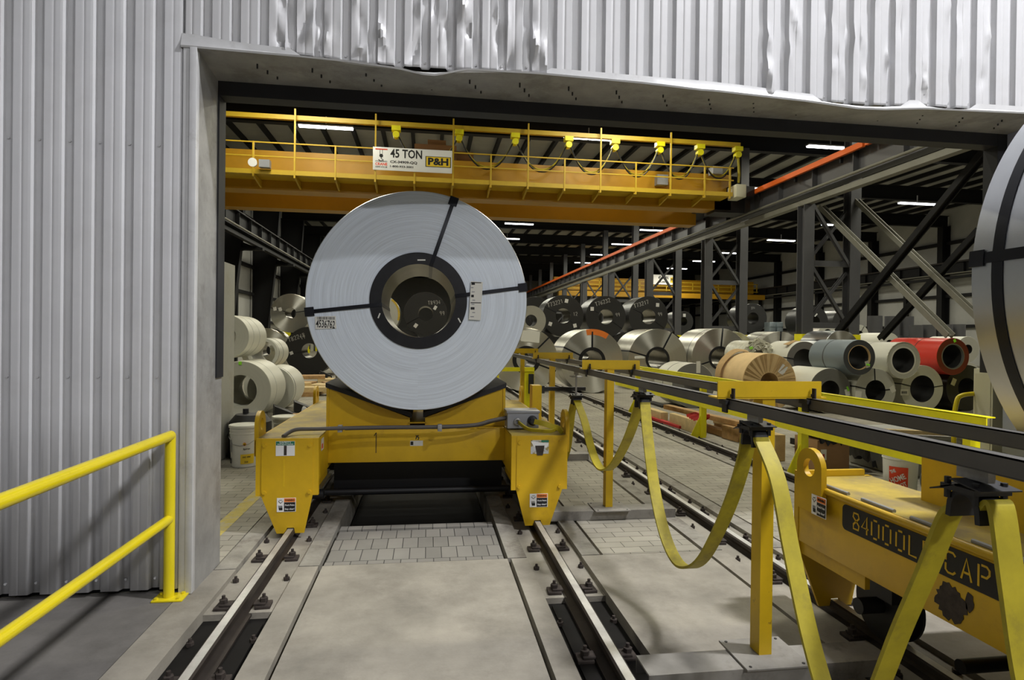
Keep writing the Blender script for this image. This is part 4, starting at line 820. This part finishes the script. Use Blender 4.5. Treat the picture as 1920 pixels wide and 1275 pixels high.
loop([(1458, 900), (1483, 1030), (1520, 1200), (1560, 1330), (1597, 1370), (1634, 1320), (1690, 1180), (1738, 1070), (1778, 970)], 2.61, 1.55, 1.29, 1.27, 'yellow ribbon cable loop dropping out of the picture in front of the wheel')
loop([(1876, 950), (1896, 1090), (1925, 1280), (1990, 1560), (2100, 1850), (2300, 1900)], 1.455, .60, 1.29, 1.29, 'yellow ribbon cable at the right edge over the stencilled panel')
pts = smooth_path([(TX, 6.185, 1.09), (TX-.01, 6.26, .95), (TX-.02, 6.30, .75), (TX-.04, 6.32, .55), (TX-.10, 6.3, .40), (TX-.18, 6.2, .40), (TX-.19, 6.0, .60), (1.36, 5.8, .82)], 8)
n = len(pts); tag(MB().ribbon(pts, .075, .014, us=[(math.cos(.9*k/n), -math.sin(.9*k/n), 0) for k in range(n)]).build('ribbon_cable', K['cable']), 'twisted yellow ribbon cable drooping from the tow arm behind the coil car', 'ribbon cable', 'yellow ribbon cable loops')
# ============================================================ HANDRAIL AND FENCES
t = thing('handrail', 'yellow tubular handrail along the left wall corner, two rails', 'handrail', (-1.67, 4.196, 0))
HX, HY = -1.67, 4.196
for y in (HY, 1.2): MB().cyl((HX, y, .012), (HX, y, 1.075), .033, 24).build('post', K['railp'], t)
m = MB(); m.tube([(HX, HY+.005, 1.072), (HX, -2.4, 1.072)], .033, 24); m.lathe([(0, .0), (.033, 0), (.038, -.01), (.033, -.03)], 'Z', 20, c=(HX, HY, 1.105)) if 0 else None; m.build('top_rail', K['railp'], t)
MB().tube([(HX, HY-.01, .525), (HX, -2.4, .525)], .030, 24).build('middle_rail', K['railp'], t)
for y in (HY, 1.2):
    m = MB(); m.box(HX-.085, HX+.105, y-.065, y+.065, 0, .013, bev=.004)
    for dx in (-.06, .075):
        for dy in (-.042, .042): m.lathe([(0, .012), (.013, .012), (.013, .024), (0, .024)], 'Z', 6, c=(HX+dx, y+dy, 0))
    m.build('base_plate', K['railp'], t)
FX = 4.86
t = thing('guard_fence', 'lemon yellow flat-bar guard fence beside the far rail', 'fence', (FX, 9, 0))
for y in (4.75, 7.18, 10.05, 13.4):
    m = MB(); m.box(FX-.05, FX+.05, y-.04, y+.04, 0, 1.06); m.build('post', K['lemon'], t, .004)
    if y > 5: MB().prism([(FX-.05, .0), (FX-.22, .0), (FX-.22, .05), (FX-.05, .40)], 'Y', y-.012, y+.0).build('gusset', K['lemon'], t)
m = MB(); m.box(FX-.062, FX-.05, 4.55, 14.9, 1.02, 1.10); m.box(FX-.062, FX+.03, 4.55, 14.9, 1.095, 1.105); m.build('top_rail', K['lemon'], t, .002)
m = MB(); m.box(FX-.065, FX-.051, 4.92, 14.9, .55, .66); m.build('middle_rail', K['lemon'], t, .002)
t = thing('guard_gate', 'lemon yellow guard frame with a black box, behind the third cable stand', 'guard frame', (2.3, 14.6, 0))
m = MB(); m.box(1.66, 1.74, 14.6, 14.68, 0, .98); m.build('post', K['lemon'], t, .004); m = MB(); m.box(2.35, 2.62, 14.6, 14.68, 0, 1.0); m.build('post', K['lemon'], t, .004)
MB().box(1.66, 2.62, 14.58, 14.60, .90, 1.0).build('rail', K['lemon'], t); MB().box(2.47, 2.60, 14.52, 14.58, .35, .84, bev=.01).build('control_box', K['black'], t)
c = at(1781, 905, X=5.15); yy = 5.3; q0 = at(1779, 880, Y=yy); q1 = at(1789, 800, Y=yy); q2 = at(1800, 750, Y=yy); q3 = at(1824, 738, Y=yy)
t = thing('guard_hoop', 'bent yellow tube guard beside the beige cabinet', 'guard hoop', (q0.x, yy, 0)); t_ = MB().tube(smooth_path([(q1.x, yy, 0), (q1.x, yy, q1.z), (q1.x+.025, yy, q2.z-.02), (q1.x+.08, yy, q3.z-.02), (q3.x+.02, yy, q3.z)], 8), .022, 16).build('tube', K['railp'], t)
MB().box(q1.x-.08, q1.x+.08, yy-.06, yy+.06, 0, .012).build('base_plate', K['railp'], t)
q0 = at(1823, 850, Y=5.30); q1 = at(1862, 655, Y=5.35); t = thing('control_cabinet', 'tall beige control cabinet just inside the right side of the doorway', 'cabinet', (q0.x+.3, 5.5, 0))
q2 = at(1826, 690, Y=5.35); m = MB(); m.box(q0.x, q0.x+.5, 5.09, 5.30, .06, q2.z, bev=.006); m.build('cabinet_body', K['beige'], t); MB().box(q0.x+.02, q0.x+.48, 5.10, 5.29, 0, .06).build('plinth', K['black'], t)
MB().box(q0.x-.006, q0.x, 5.11, 5.28, .12, q2.z-.05).build('door', K['beige'], t)
MB().box(q0.x+.03, q0.x+.16, 5.12, 5.2, q2.z-.001, q2.z+.07).build('handle', K['black'], t)
# ============================================================ LOOSE THINGS
def pail(x, y, h, r, label, mt='bucket', lid=True, group=None, handle=True):
    t = thing('bucket', label, 'bucket', (x, y, 0), 0, group)
    pr = [(0, .0), (r*.86, 0), (r*.88, .01), (r*.955, h*.80), (r*1.0, h*.81), (r*1.0, h*.83), (r*.965, h*.835), (r*.97, h*.885), (r*1.0, h*.89), (r*1.0, h*.91), (r*.975, h*.915), (r*.985, h-.012), (r*1.03, h-.01), (r*1.03, h), (r*.97, h)]
    if not lid: pr += [(r*.93, h*.5), (r*.84, .012), (0, .012)]
    MB().lathe(pr, 'Z', 40, c=(x, y, 0)).build('pail', K[mt], t)
    if lid: MB().lathe([(0, h+.001), (r*.86, h+.001), (r*.9, h+.010), (r*1.045, h+.012), (r*1.06, h+.006), (r*1.05, h-.02), (r*1.035, h-.02)], 'Z', 40, c=(x, y, 0)).build('lid', K[mt], t)
    if handle: MB().tube([(x-r*1.02, y, h*.86), (x-r*1.0, y-.03, h*.70), (x-r*.55, y-r*.9, h*.58), (x, y-r*1.04, h*.54), (x+r*.55, y-r*.9, h*.58), (x+r*1.0, y-.03, h*.70), (x+r*1.02, y, h*.86)], .0035, 8).build('wire_handle', K['galv'], t)
    return t
def wrap(me, x, y, r, z0, ang0):
    "bend flat lettering (x right, z up, facing -Y) round a cylinder"
    for v in me.vertices:
        a = ang0+v.co.x/r; d = r-v.co.y*1.0
        v.co = Vector((x+math.sin(a)*d, y-math.cos(a)*d, z0+v.co.z))
def wtext(txt, size, x, y, r, z, ang0, m, parent, bold=0, rot=0, w=None, name='lettering'):
    me = textmesh(txt, size, bold); xs = [v.co.x for v in me.vertices]
    if w: me.transform(Matrix.Diagonal((w/(max(xs)-min(xs)), 1, 1, 1)))
    me.transform(Matrix.Rotation(math.pi/2, 4, 'X')); me.transform(Matrix.Rotation(-rot, 4, 'Y')); wrap(me, x, y, r, z, ang0); me.materials.clear(); me.materials.append(m); return link(name, me, parent)
def wpatch(x, y, r, z0, z1, a0, a1, m, parent, name, n=12, k=0):
    mb = MB(); vs = []; 
    for i in range(n+1):
        a = a0+(a1-a0)*i/n
        for z in (z0, z1):
            rr = r+k*(z-z0); vs += [(x+math.sin(a)*rr, y-math.cos(a)*rr, z)]
    mb.faces(vs, [(2*i, 2*i+2, 2*i+3, 2*i+1) for i in range(n)]); return mb.build(name, m, parent)
bq = at(459, 865, Z=0); bx, by = -2.40, 8.35; bt = at(459, 797, Y=by).z; br_ = .155*by/8.6
b1 = pail(bx, by, bt, .185, 'white lidded oil bucket with a yellow label, nearest the barrier', 'bucket')
w_ = wpatch(bx, by, .185*.955+.004, .05, bt*.33, .02, .95, K['ylwsign'], b1, 'label', k=.02); 
wtext('SAE 10W', .03, bx, by, .185, bt*.26, .42, K['ink'], w_, .0006, w=.10); wtext('220', .03, bx, by, .184, bt*.14, .4, K['ink'], w_, .0006)
m = MB(); a = .28; zz = bt*.58; cx_, cy_ = bx+math.sin(a)*.186, by-math.cos(a)*.186; m.lathe([(0, -.004), (.021, -.004), (.021, .001), (0, .001)], 'Y', 16, c=(cx_, cy_, zz)); m.build('shell_emblem', K['hd'], b1)
m = MB()
for k in range(-3, 4): m.ribbon([(cx_, cy_-.006, zz-.014), (cx_+math.sin(k*.3)*.026, cy_-.006, zz-.014+math.cos(k*.3)*.030)], .007, .001, (1, 0, .0))
m.build('shell_emblem', K['ylwsign'], b1)
wtext('Spirax', .034, bx, by, .186, bt*.46, .42, K['ink'], b1, .0005, rot=.05, w=.085)
wpatch(bx, by, .185*.945+.004, .05, .12, -.95, -.75, K['ink'], b1, 'barcode', 4, k=.02); wpatch(bx, by, .185*.96+.003, .2, .36, -.95, -.72, K['galv'], b1, 'small_print', 4, k=.02)
q = at(492, 833, Z=0); pail(-2.12, 9.42, .50, .185, 'white bucket behind the lifting lug of the car, half hidden', 'bucket', group=None)
pail(-1.74, 9.7, .42, .19, 'white bucket with clear lid beside the funnel', 'bucketw')
c = Vector((-2.48, 9.5, .60))
t = thing('funnel', 'grey funnel lying on its side beyond the buckets', 'funnel', (-1.95, 10.6, .30)); MB().lathe([(.20, 0), (.195, .02), (.03, .26), (.018, .45), (.012, .45), (.024, .26), (.185, .02), (.19, 0)], 'X', 32, closed=True, c=(-2.1, 10.6, .32)).build('cone', K['galv'], t)
m = MB(); m.box(-2.25, -1.75, 10.4, 10.8, 0, .12); t2 = thing('oil_drum', 'black drum in the corner behind the lidded oil bucket', 'drum', (-2.5, 8.98, 0))
MB().lathe([(0, 0), (.29, 0), (.30, .02), (.29, .05), (.285, .30), (.30, .32), (.285, .34), (.28, .50), (.20, .60), (0, .62)], 'Z', 40, c=(-2.50, 8.98, 0)).build('drum_body', K['black'], t2)
MB().cyl((-2.56, 8.95, .60), (-2.56, 8.95, .68), .04, 16).build('cap', K['rubber'], t2)
tag(m.build('steel_tray', K['black']), 'black tray under the funnel', 'tray')
# coil chocks and dunnage on the left
for i, (x, y, rz, lb) in enumerate(((-2.84, 12.6, .3, 'black coil chock against the large cream coil'), (-2.62, 13.4, .25, 'black coil chock beyond the first, by the cream coils'), (-3.2, 23.5, .4, 'dark coil chock below the chalked T82248 coil'), (-1.9, 23.9, -.3, 'dark coil chock left of the zinc coil foot'), (-4.0, 24.5, .2, 'dark wedge under the chalked T82248 coil'))):
    t = thing('coil_chock', lb, 'coil chock', (x, y, 0), rz, 'black coil chocks'); mm = MB(); mm.prism([(-.22, 0), (.22, 0), (.22, .12), (-.22, .32)], 'Y', -.25, .25); o = mm.build('wedge', K['black'], t, .01, local=(0, 0, 0)); mm = MB(); mm.box(.06, .18, -.27, -.255, .02, .09); mm.build('timber_insert', K['woodl'], t, local=(0, 0, 0))
t = thing('timber_block', 'small timber block beside the black chocks on the left', 'timber', (-2.55, 12.4, 0), .2); MB().box(-.1, .1, -.12, .12, 0, .16).build('block', K['wood'], t, local=(0, 0, 0))
rnd = random.Random(3)
for i, (px, py) in enumerate(((560, 722), (585, 733), (612, 727), (565, 741), (602, 741), (628, 735), (577, 716), (622, 716), (548, 733), (640, 722))):
    q = at(px, py, Z=0); w = rnd.uniform(.9, 1.5); tag(MB().obox((q.x, q.y, .06+(.125 if i in (4, 8, 6) else 0)), w, rnd.uniform(.3, .9), .12, rz=rnd.uniform(-.5, .5)).build('dunnage_board', K['woodl'] if i % 3 else K['wood']), ['pale', 'brown'][i % 3 == 0]+' dunnage board on the floor left of the zinc coil, ' + ['nearest the black coil', 'among the middle boards', 'beside the coil foot', 'nearest the car lug', 'next to the lug', 'under the coil edge', 'farthest left', 'farthest right', 'by the cream coil', 'touching the coil outline'][i], 'dunnage board', 'dunnage boards left of the zinc coil')
# timber stack beside the rail, right of the second stand
TG = 'timbers stacked beside the far rail'
def beam(p0, p1, w, h, m_, lb, rz=0):
    a, b = Vector(p0), Vector(p1); d = b-a; tag(MB().obox((a+b)/2+Vector((0, 0, h/2)), w, d.length, h, rz=-math.atan2(d.x, d.y), bev=.006).build('timber', K[m_]), lb, 'timber', TG)
beam((4.95, 11.6, 0), (4.98, 10.25, 0), .12, .24, 'woodl', 'long pale timber on edge, nearest the rail behind the fence gusset')
beam((5.30, 12.0, .0), (5.32, 9.6, .0), .16, .12, 'wood', 'brown timber at the bottom of the stack behind the fence')
beam((5.12, 12.3, .24), (5.45, 9.4, .24), .16, .09, 'wood', 'reddish brown timber lying on top of the stack')
beam((5.30, 10.0, 0), (5.36, 9.55, 0), .22, .235, 'wood', 'stubby brown timber block at the near end of the stack')
beam((5.60, 11.0, .12), (5.66, 9.35, .12), .14, .11, 'woodl', 'pale timber jutting out at the near end of the stack')
beam((5.62, 11.0, 0), (5.68, 9.7, 0), .14, .12, 'wood', 'timber underneath the jutting pale one')
beam((4.92, 12.9, 0), (4.95, 12.0, 0), .16, .20, 'woodl', 'short pale timber at the far end of the stack')
t = thing('webbing_bundle', 'bundle of red webbing strap draped over the pale timber', 'webbing', (5.0, 10.5, .2))
m = MB()
for k in range(9): m.ribbon(smooth_path([(4.95+rnd.uniform(-.06, .08), 11.0-k*.07, .26), (5.0+rnd.uniform(-.05, .1), 10.8-k*.08, .31+rnd.uniform(0, .05)), (5.03, 10.5-k*.02, .27+rnd.uniform(0, .04)), (4.92, 10.35, .25)], 5), .06, .012, us=[(rnd.uniform(-.3, .3), .2, 1)]*30)
m.build('webbing', K['redp'], t)
tag(MB().obox((4.86, 11.9, .03), .1, 1.7, .05, rz=.05).build('red_strip', K['redp']), 'red strip lying along the far rail by the fence foot', 'strip')
tag(MB().obox((6.1, 8.9, .09), .25, .5, .1, rz=.1).build('skid_block', K['black']), 'small dark skid block right of the timber stack', 'block')
for x, y, lb in ((6.4, 14.6, 'dark skid under the low white coil behind the fence'), (8.2, 13.9, 'dark skid under the kraft-wrapped coil'), (5.1, 18.9, 'dark skid under the bright coil with the orange sticker')): tag(MB().box(x-.5, x-.29, y, y+1.0, 0, .05).box(x+.29, x+.5, y, y+1.0, 0, .05).box(x-.5, x+.5, y-.12, y-.03, 0, .05).build('coil_skid', K['black']), lb, 'skid', 'dark coil skids')
# behind the stencilled car
q = at(1691, 925, Z=0); hx, hy = 5.42, 6.2; ht = .50
b2 = pail(hx, hy, ht, .185, 'white bucket with a red store logo, behind the stencilled car', 'bucketw', lid=False, handle=False)
A0 = math.atan2(hx, hy); sgn = wpatch(hx, hy, .180, .05, .33, -A0*1.0-.62, -A0+.42, K['hd'], b2, 'logo_panel', k=.02)
for i, (tx, s_) in enumerate((('THE', .05), ('HOME', .085), ('DEPOT', .065))):
    wtext(tx, s_, hx, hy, .190, .275-.078*i, -A0-.12+(-.26, .0, .12)[i], K['white'], sgn, .002, rot=.5, w=(.06, .16, .14)[i])
t = thing('parts_bin', 'large grey plastic bin behind the red-logo bucket', 'bin', (6.3, 7.2, 0)); m = MB(); m.box(6.05, 7.1, 6.9, 7.9, 0, .5, bev=.03); m.build('bin_body', K['bin'], t); MB().box(6.02, 7.13, 6.87, 7.93, .49, .53, bev=.01).build('rim', K['bin'], t)
t = thing('wooden_frame', 'pale board laid along the top of the grey bin', 'board', (6.0, 6.9, .5)); MB().obox((6.35, 6.95, .575), 2.0, .09, .05, rz=-.35).build('board', K['woodl'], t)
t = thing('cardboard_box', 'brown cardboard box under black plastic film by the fence', 'box', (5.6, 7.6, 0), 0)
MB().box(5.15, 5.62, 7.3, 7.8, 0, .42, bev=.006).build('carton', K['card'], t); m = MB(); m.box(5.20, 5.28, 7.294, 7.3, .16, .30); s = m.build('label', K['white'], t); MB().box(5.22, 5.25, 7.29, 7.294, .18, .24).build('print', K['redink'], s)
rn = random.Random(5); m = MB(); nx, ny = 22, 14; g = [[m.bm.verts.new((5.13+.85*i/nx, 7.22+.62*j/ny, .45+rn.uniform(0, .07)-(.34 if i > 19 else .0)-(.1 if j == 0 else 0))) for j in range(ny+1)] for i in range(nx+1)]
for i in range(nx):
    for j in range(ny): m.bm.faces.new((g[i][j], g[i+1][j], g[i+1][j+1], g[i][j+1]))
m.build('film_cover', K['film2'], t)
t = thing('cardboard_box', 'pale cardboard box edge behind the lemon fence post', 'box', (5.1, 8.2, 0)); MB().box(4.98, 5.14, 8.0, 8.4, 0, .38, bev=.005).build('carton', K['woodl'], t)
q = at(1756, 935, Z=0); t = thing('duct_fitting', 'shiny round metal fitting on the floor right of the red-logo bucket', 'fitting', (5.75, 5.95, 0)); MB().lathe([(.16, -.25), (.17, -.25), (.17, .05), (.12, .14), (.11, .14), (.16, .05)], 'X', 32, closed=True, c=(5.85, 5.95, .172)).build('collar', K['m_side'], t)
m = MB(); m.lathe([(0, .02), (.30, .02), (.31, .05), (.28, .24), (.12, .28), (0, .28)], 'Z', 32, c=(6.05, 5.6, 0)); tag(m.build('rubber_tub', K['black']), 'black tub in the shade behind the stencilled car', 'tub')
# ============================================================ OVERHEAD CRANE
CY = 21.8
cr = thing('overhead_crane', 'amber double-girder overhead crane with a 45 TON sign and walkway', 'overhead crane', (2, CY+2, 7))
XL, XR = -8.9, 12.9
zg0, zg1 = 7.0, 8.42
m = MB(); m.box(XL, 12.1, CY+1.0, CY+1.75, zg0, zg1); m.build('girder', K['crane'], cr, .02)
m = MB(); m.box(XL, 12.1, CY+4.2, CY+4.9, 6.98, 8.3); m.build('girder', K['crane'], cr, .02)
m = MB(); m.box(XL+.9, 11.62, CY-.02, CY+.98, 7.34, 7.37); m.box(XL+.9, 11.62, CY-.03, CY-.0, 7.30, 7.46); m.build('walkway', K['cranel'], cr)
for x in [-6.066+1.375*i for i in range(-1, 14)]:
    if x < 11.7: MB().prism([(CY, 7.30), (CY+1.0, 7.30), (CY+1.0, 7.05), (CY, 7.22)], 'X', x-.03, x+.03).build('bracket', K['cranel'], cr)
for z in (8.40, 7.92): MB().box(XL+.9, 11.66, CY-.03, CY+.01, z-.02, z+.02).build('hand_rail', K['cranel'], cr)
for i in range(-1, 14):
    x = -6.066+1.378*i
    if x > 11.7: x = 11.5
    tall = i % 2 == 1 and x < 11; ztop = 9.62 if tall else 8.42
    MB().box(x-.028, x+.028, CY-.05, CY-.0, 7.2, ztop).build('railing_post', K['cranel'], cr)
MB().box(XL+.3, 12.0, CY+.12, CY+.26, 9.29, 9.45).build('festoon_beam', K['cranel'], cr)
fx = [-1.226, 1.041, 3.116, 5.143, 6.949, 8.731, 10.356, 11.923]
for x in fx:
    m = MB(); m.box(x-.16, x+.16, CY+.06, CY+.34, 9.12, 9.29); m.lathe([(0, -.12), (.12, -.12), (.12, .12), (0, .12)], 'Y', 16, c=(x, CY+.2, 8.98)); m.build('festoon_trolley', K['lemon'], cr)
for a, b in zip(fx, fx[1:]):
    for dz, mm, off in ((1.02, 'black', .1), (.92, 'steell' if 0 else 'cable', .16)):
        pts = [(a+.08+(b-a-.16)*u, CY+off+.1, 8.95-dz*(1-abs(2*u-1)**2.2)*(1.0 if b < 11.5 else .9)) for u in [k/16 for k in range(17)]]
        MB().tube(pts, .028, 6).build('festoon_cable', K[mm], cr)
MB().tube([(11.95, CY+.2, 8.95), (12.0, CY+.2, 8.2), (11.98, CY+.2, 7.9)], .05, 8).build('festoon_cable', K['cable'], cr)
a, b = at(699, 319, Y=CY-.06), at(848, 279, Y=CY-.06); a.z -= 0; zt, zb = 8.44, 7.62; w = b.x-a.x
m = MB().box(a.x, b.x, CY-.09, CY-.06, zb, zt, bev=.004); sg = m.build('sign_board', K['white'], cr); Ys = CY-.0925; E_ = CY-.091
def L(x): return a.x+w*x
letter('45 TON', .42, FR, (L(.42), Ys, zb+.60), K['ink'], sg, .010, w=w*.40); letter('CX-34909-QQ', .12, FR, (L(.385), Ys, zb+.31), K['ink'], sg, .004, w=w*.34); letter('1-800-933-3001', .10, FR, (L(.36), Ys, zb+.15), K['ink'], sg, .003, w=w*.29)
m = MB(); m.box(L(.66), L(.985), E_-.004, E_, zb+.20, zb+.58); m.build('logo_border', K['ink'], sg); m = MB(); m.box(L(.67), L(.975), E_-.008, E_-.004, zb+.22, zb+.56); lg = m.build('logo_panel', K['ylwsign'], sg)
for o in (letter('P&H', .34, FR, (L(.822), E_-.010, zb+.385), K['ink'], sg, .014, w=w*.26),): pass
m = MB(); m.box(L(.03), L(.18), E_-.004, E_, zt-.10, zt-.06); m.build('red_beam_print', K['hd'], sg)
m = MB(); m.box(L(.085), L(.09), E_-.004, E_, zt-.3, zt-.1); m.box(L(.115), L(.12), E_-.004, E_, zt-.3, zt-.1); m.lathe([(0, -.004), (.065, -.004), (.065, 0), (0, 0)], 'Y', 16, c=(L(.103), E_, zt-.31)); m.tube([(L(.103), E_, zt-.36), (L(.103), E_, zt-.41), (L(.13), E_, zt-.45), (L(.10), E_, zt-.50), (L(.07), E_, zt-.45)], .014, 6); m.build('hook_print', K['ink'], sg)
letter('OVERHEAD', .07, FR, (L(.105), Ys, zb+.31), K['ink'], sg, .001, w=w*.15); letter('CRANE', .13, FR, (L(.105), Ys, zb+.21), K['hd'], sg, .004, w=w*.15); letter('SERVICE', .07, FR, (L(.105), Ys, zb+.11), K['ink'], sg, .001, w=w*.15)
m = MB(); m.box(-.6, 1.0, CY+1.4, CY+3.6, 8.5, 9.1); m.box(-.1, .6, CY+1.6, CY+3.2, 9.1, 9.35); m.cyl((1.0, CY+2.2, 8.85), (1.7, CY+2.2, 8.85), .28, 16); m.cyl((-.5, CY+1.6, 8.7), (.8, CY+1.6, 8.7), .25, 16); m.build('hoist_trolley', K['craneb'], cr)
m = MB(); m.box(11.9, 12.9, CY+.6, CY+5.6, 7.5, 7.9); m.box(11.4, 12.7, CY+1.0, CY+1.9, 6.9, 7.5); m.build('end_carriage', K['black'], cr)
m = MB(); m.box(XL-.4, XL, CY+.6, CY+5.6, 7.5, 7.9); m.build('end_carriage', K['black'], cr)
m = MB(); q = at(488, 305, Y=CY-.3); m.box(q.x-.05, q.x+.30, CY-.3, CY-.06, q.z-.14, q.z+.12); m.build('floodlight', K['boxg'], cr); MB().lathe([(0, -.5), (.15, -.5), (.11, -.3), (0, -.3)], 'Y', 20, c=(q.x-.2, CY, q.z-.05)).build('floodlight', K['white'], cr)
q = at(1240, 339, Y=CY+.9); MB().box(q.x-.25, q.x+.2, CY+.7, CY+.98, q.z-.2, q.z+.2).build('electric_box', K['boxg'], cr)
q = at(1335, 325, Y=CY+.9); MB().box(q.x-.2, q.x+.2, CY+.4, CY+.8, q.z-.15, q.z+.15).build('electric_box', K['boxg'], cr)
q = at(1376, 358, Y=CY-.1); MB().box(11.68, 12.1, CY-.2, CY+.5, 7.25, 7.75, bev=.03).build('buffer', K['beige'], cr)
# second crane far away in the right bay
C2Y = 66.0; c2 = thing('overhead_crane', 'distant amber overhead crane with a white sign, in the right bay', 'overhead crane', (26, C2Y, 7))
MB().box(14.2, 38.6, C2Y+1, C2Y+1.8, 7.25, 8.7).build('girder', K['crane'], c2); MB().box(14.2, 38.6, C2Y-1.5, C2Y-.8, 6.4, 6.95).build('girder', K['crane'], c2)
m = MB()
for z in (7.4, 8.3, 7.85): m.box(14.2, 38.6, C2Y-.03, C2Y+.03, z-.04, z+.04)
for i in range(16): m.box(14.4+i*1.6, 14.48+i*1.6, C2Y-.03, C2Y+.03, 7.3, 8.35)
m.build('railing', K['cranel'], c2)
a, b = at(1224, 533, Y=C2Y-.2), at(1271, 516, Y=C2Y-.2); m = MB().box(a.x, b.x, C2Y-.2, C2Y-.1, a.z, b.z); s2 = m.build('sign_board', K['white'], c2); w2 = b.x-a.x; h2 = b.z-a.z
letter('45 TON', h2*.5, FR, (a.x+w2*.42, C2Y-.205, a.z+h2*.68), K['ink'], s2, .02, w=w2*.4); m = MB().box(a.x+w2*.7, b.x-w2*.04, C2Y-.206, C2Y-.2, a.z+h2*.2, a.z+h2*.75); m.build('logo_panel', K['ylwsign'], s2); letter('P&H', h2*.4, FR, (a.x+w2*.83, C2Y-.21, a.z+h2*.48), K['ink'], s2, .02, w=w2*.22)
letter('CX-34909', h2*.2, FR, (a.x+w2*.38, C2Y-.205, a.z+h2*.25), K['ink'], s2, .01)
# ============================================================ LAMPS OF THE HALL
def lamp(x, y, z, lb, w=2.3, pw=1.0, row='main bay'):
    t = thing('ceiling_light', lb, 'ceiling light', (x, y, z), 0, 'linear lights of the '+row)
    m = MB(); m.box(x-w/2, x+w/2, y-.14, y+.14, z+.06, z+.12); m.box(x-.02, x+.02, y-.02, y+.02, z+.12, z+.5); m.build('housing', K['housing'], t)
    for s in (-1, 1):
        MB().box(x+s*w/4-w/4+.03, x+s*w/4+w/4-.03, y-.11, y+.11, z, z+.06).build('lamp_tube', K['lamp'], t)
    area('ceiling_light_glow', (x, y, z-.02), w, .2, hall_power*pw, HALL)
ZL = 10.62
main_y = [26.6, 33.5, 40.4, 47.2, 54.4, 62, 70, 80, 92]
for i, y in enumerate(main_y):
    if i < 6: lamp(-4.45, y, ZL, 'linear ceiling light in the left row of the main bay, ' + ['above the crane railing', 'second away', 'third away', 'fourth away', 'fifth away', 'sixth away'][i])
    if i < 6: lamp(7.0, y-.6, ZL, 'linear ceiling light in the right row of the main bay, ' + ['above the crane cables', 'second away', 'third away', 'fourth away', 'fifth away', 'sixth away'][i])
for i, y in enumerate((7.6, 13.2, 19.6)):
    for x in (-4.45, 7.0): lamp(x, y, ZL, 'linear ceiling light above the doorway side, %s row, %s' % ('left' if x < 0 else 'right', ['nearest the door', 'second from the door', 'third from the door'][i]))
for i, y in enumerate((9.5, 17.5, 25.2, 32.8, 39.9, 47, 54.6, 62, 69)):
    lamp(18.2, y, 10.6, 'linear ceiling light in the near row of the right bay, number %s from the door' % ['one', 'two', 'three', 'four', 'five', 'six', 'seven', 'eight', 'nine'][i], row='right bay')
for i, y in enumerate((14.0, 22, 30.2, 36.8, 43.3, 50.6, 56.5, 63)):
    lamp(27.2, y, 9.5, 'linear ceiling light in the far row of the right bay, number %s from the door' % ['one', 'two', 'three', 'four', 'five', 'six', 'seven', 'eight'][i], row='right bay')
lamp(36.0, 24, 9.0, 'linear ceiling light nearest the right hall wall', row='right bay')
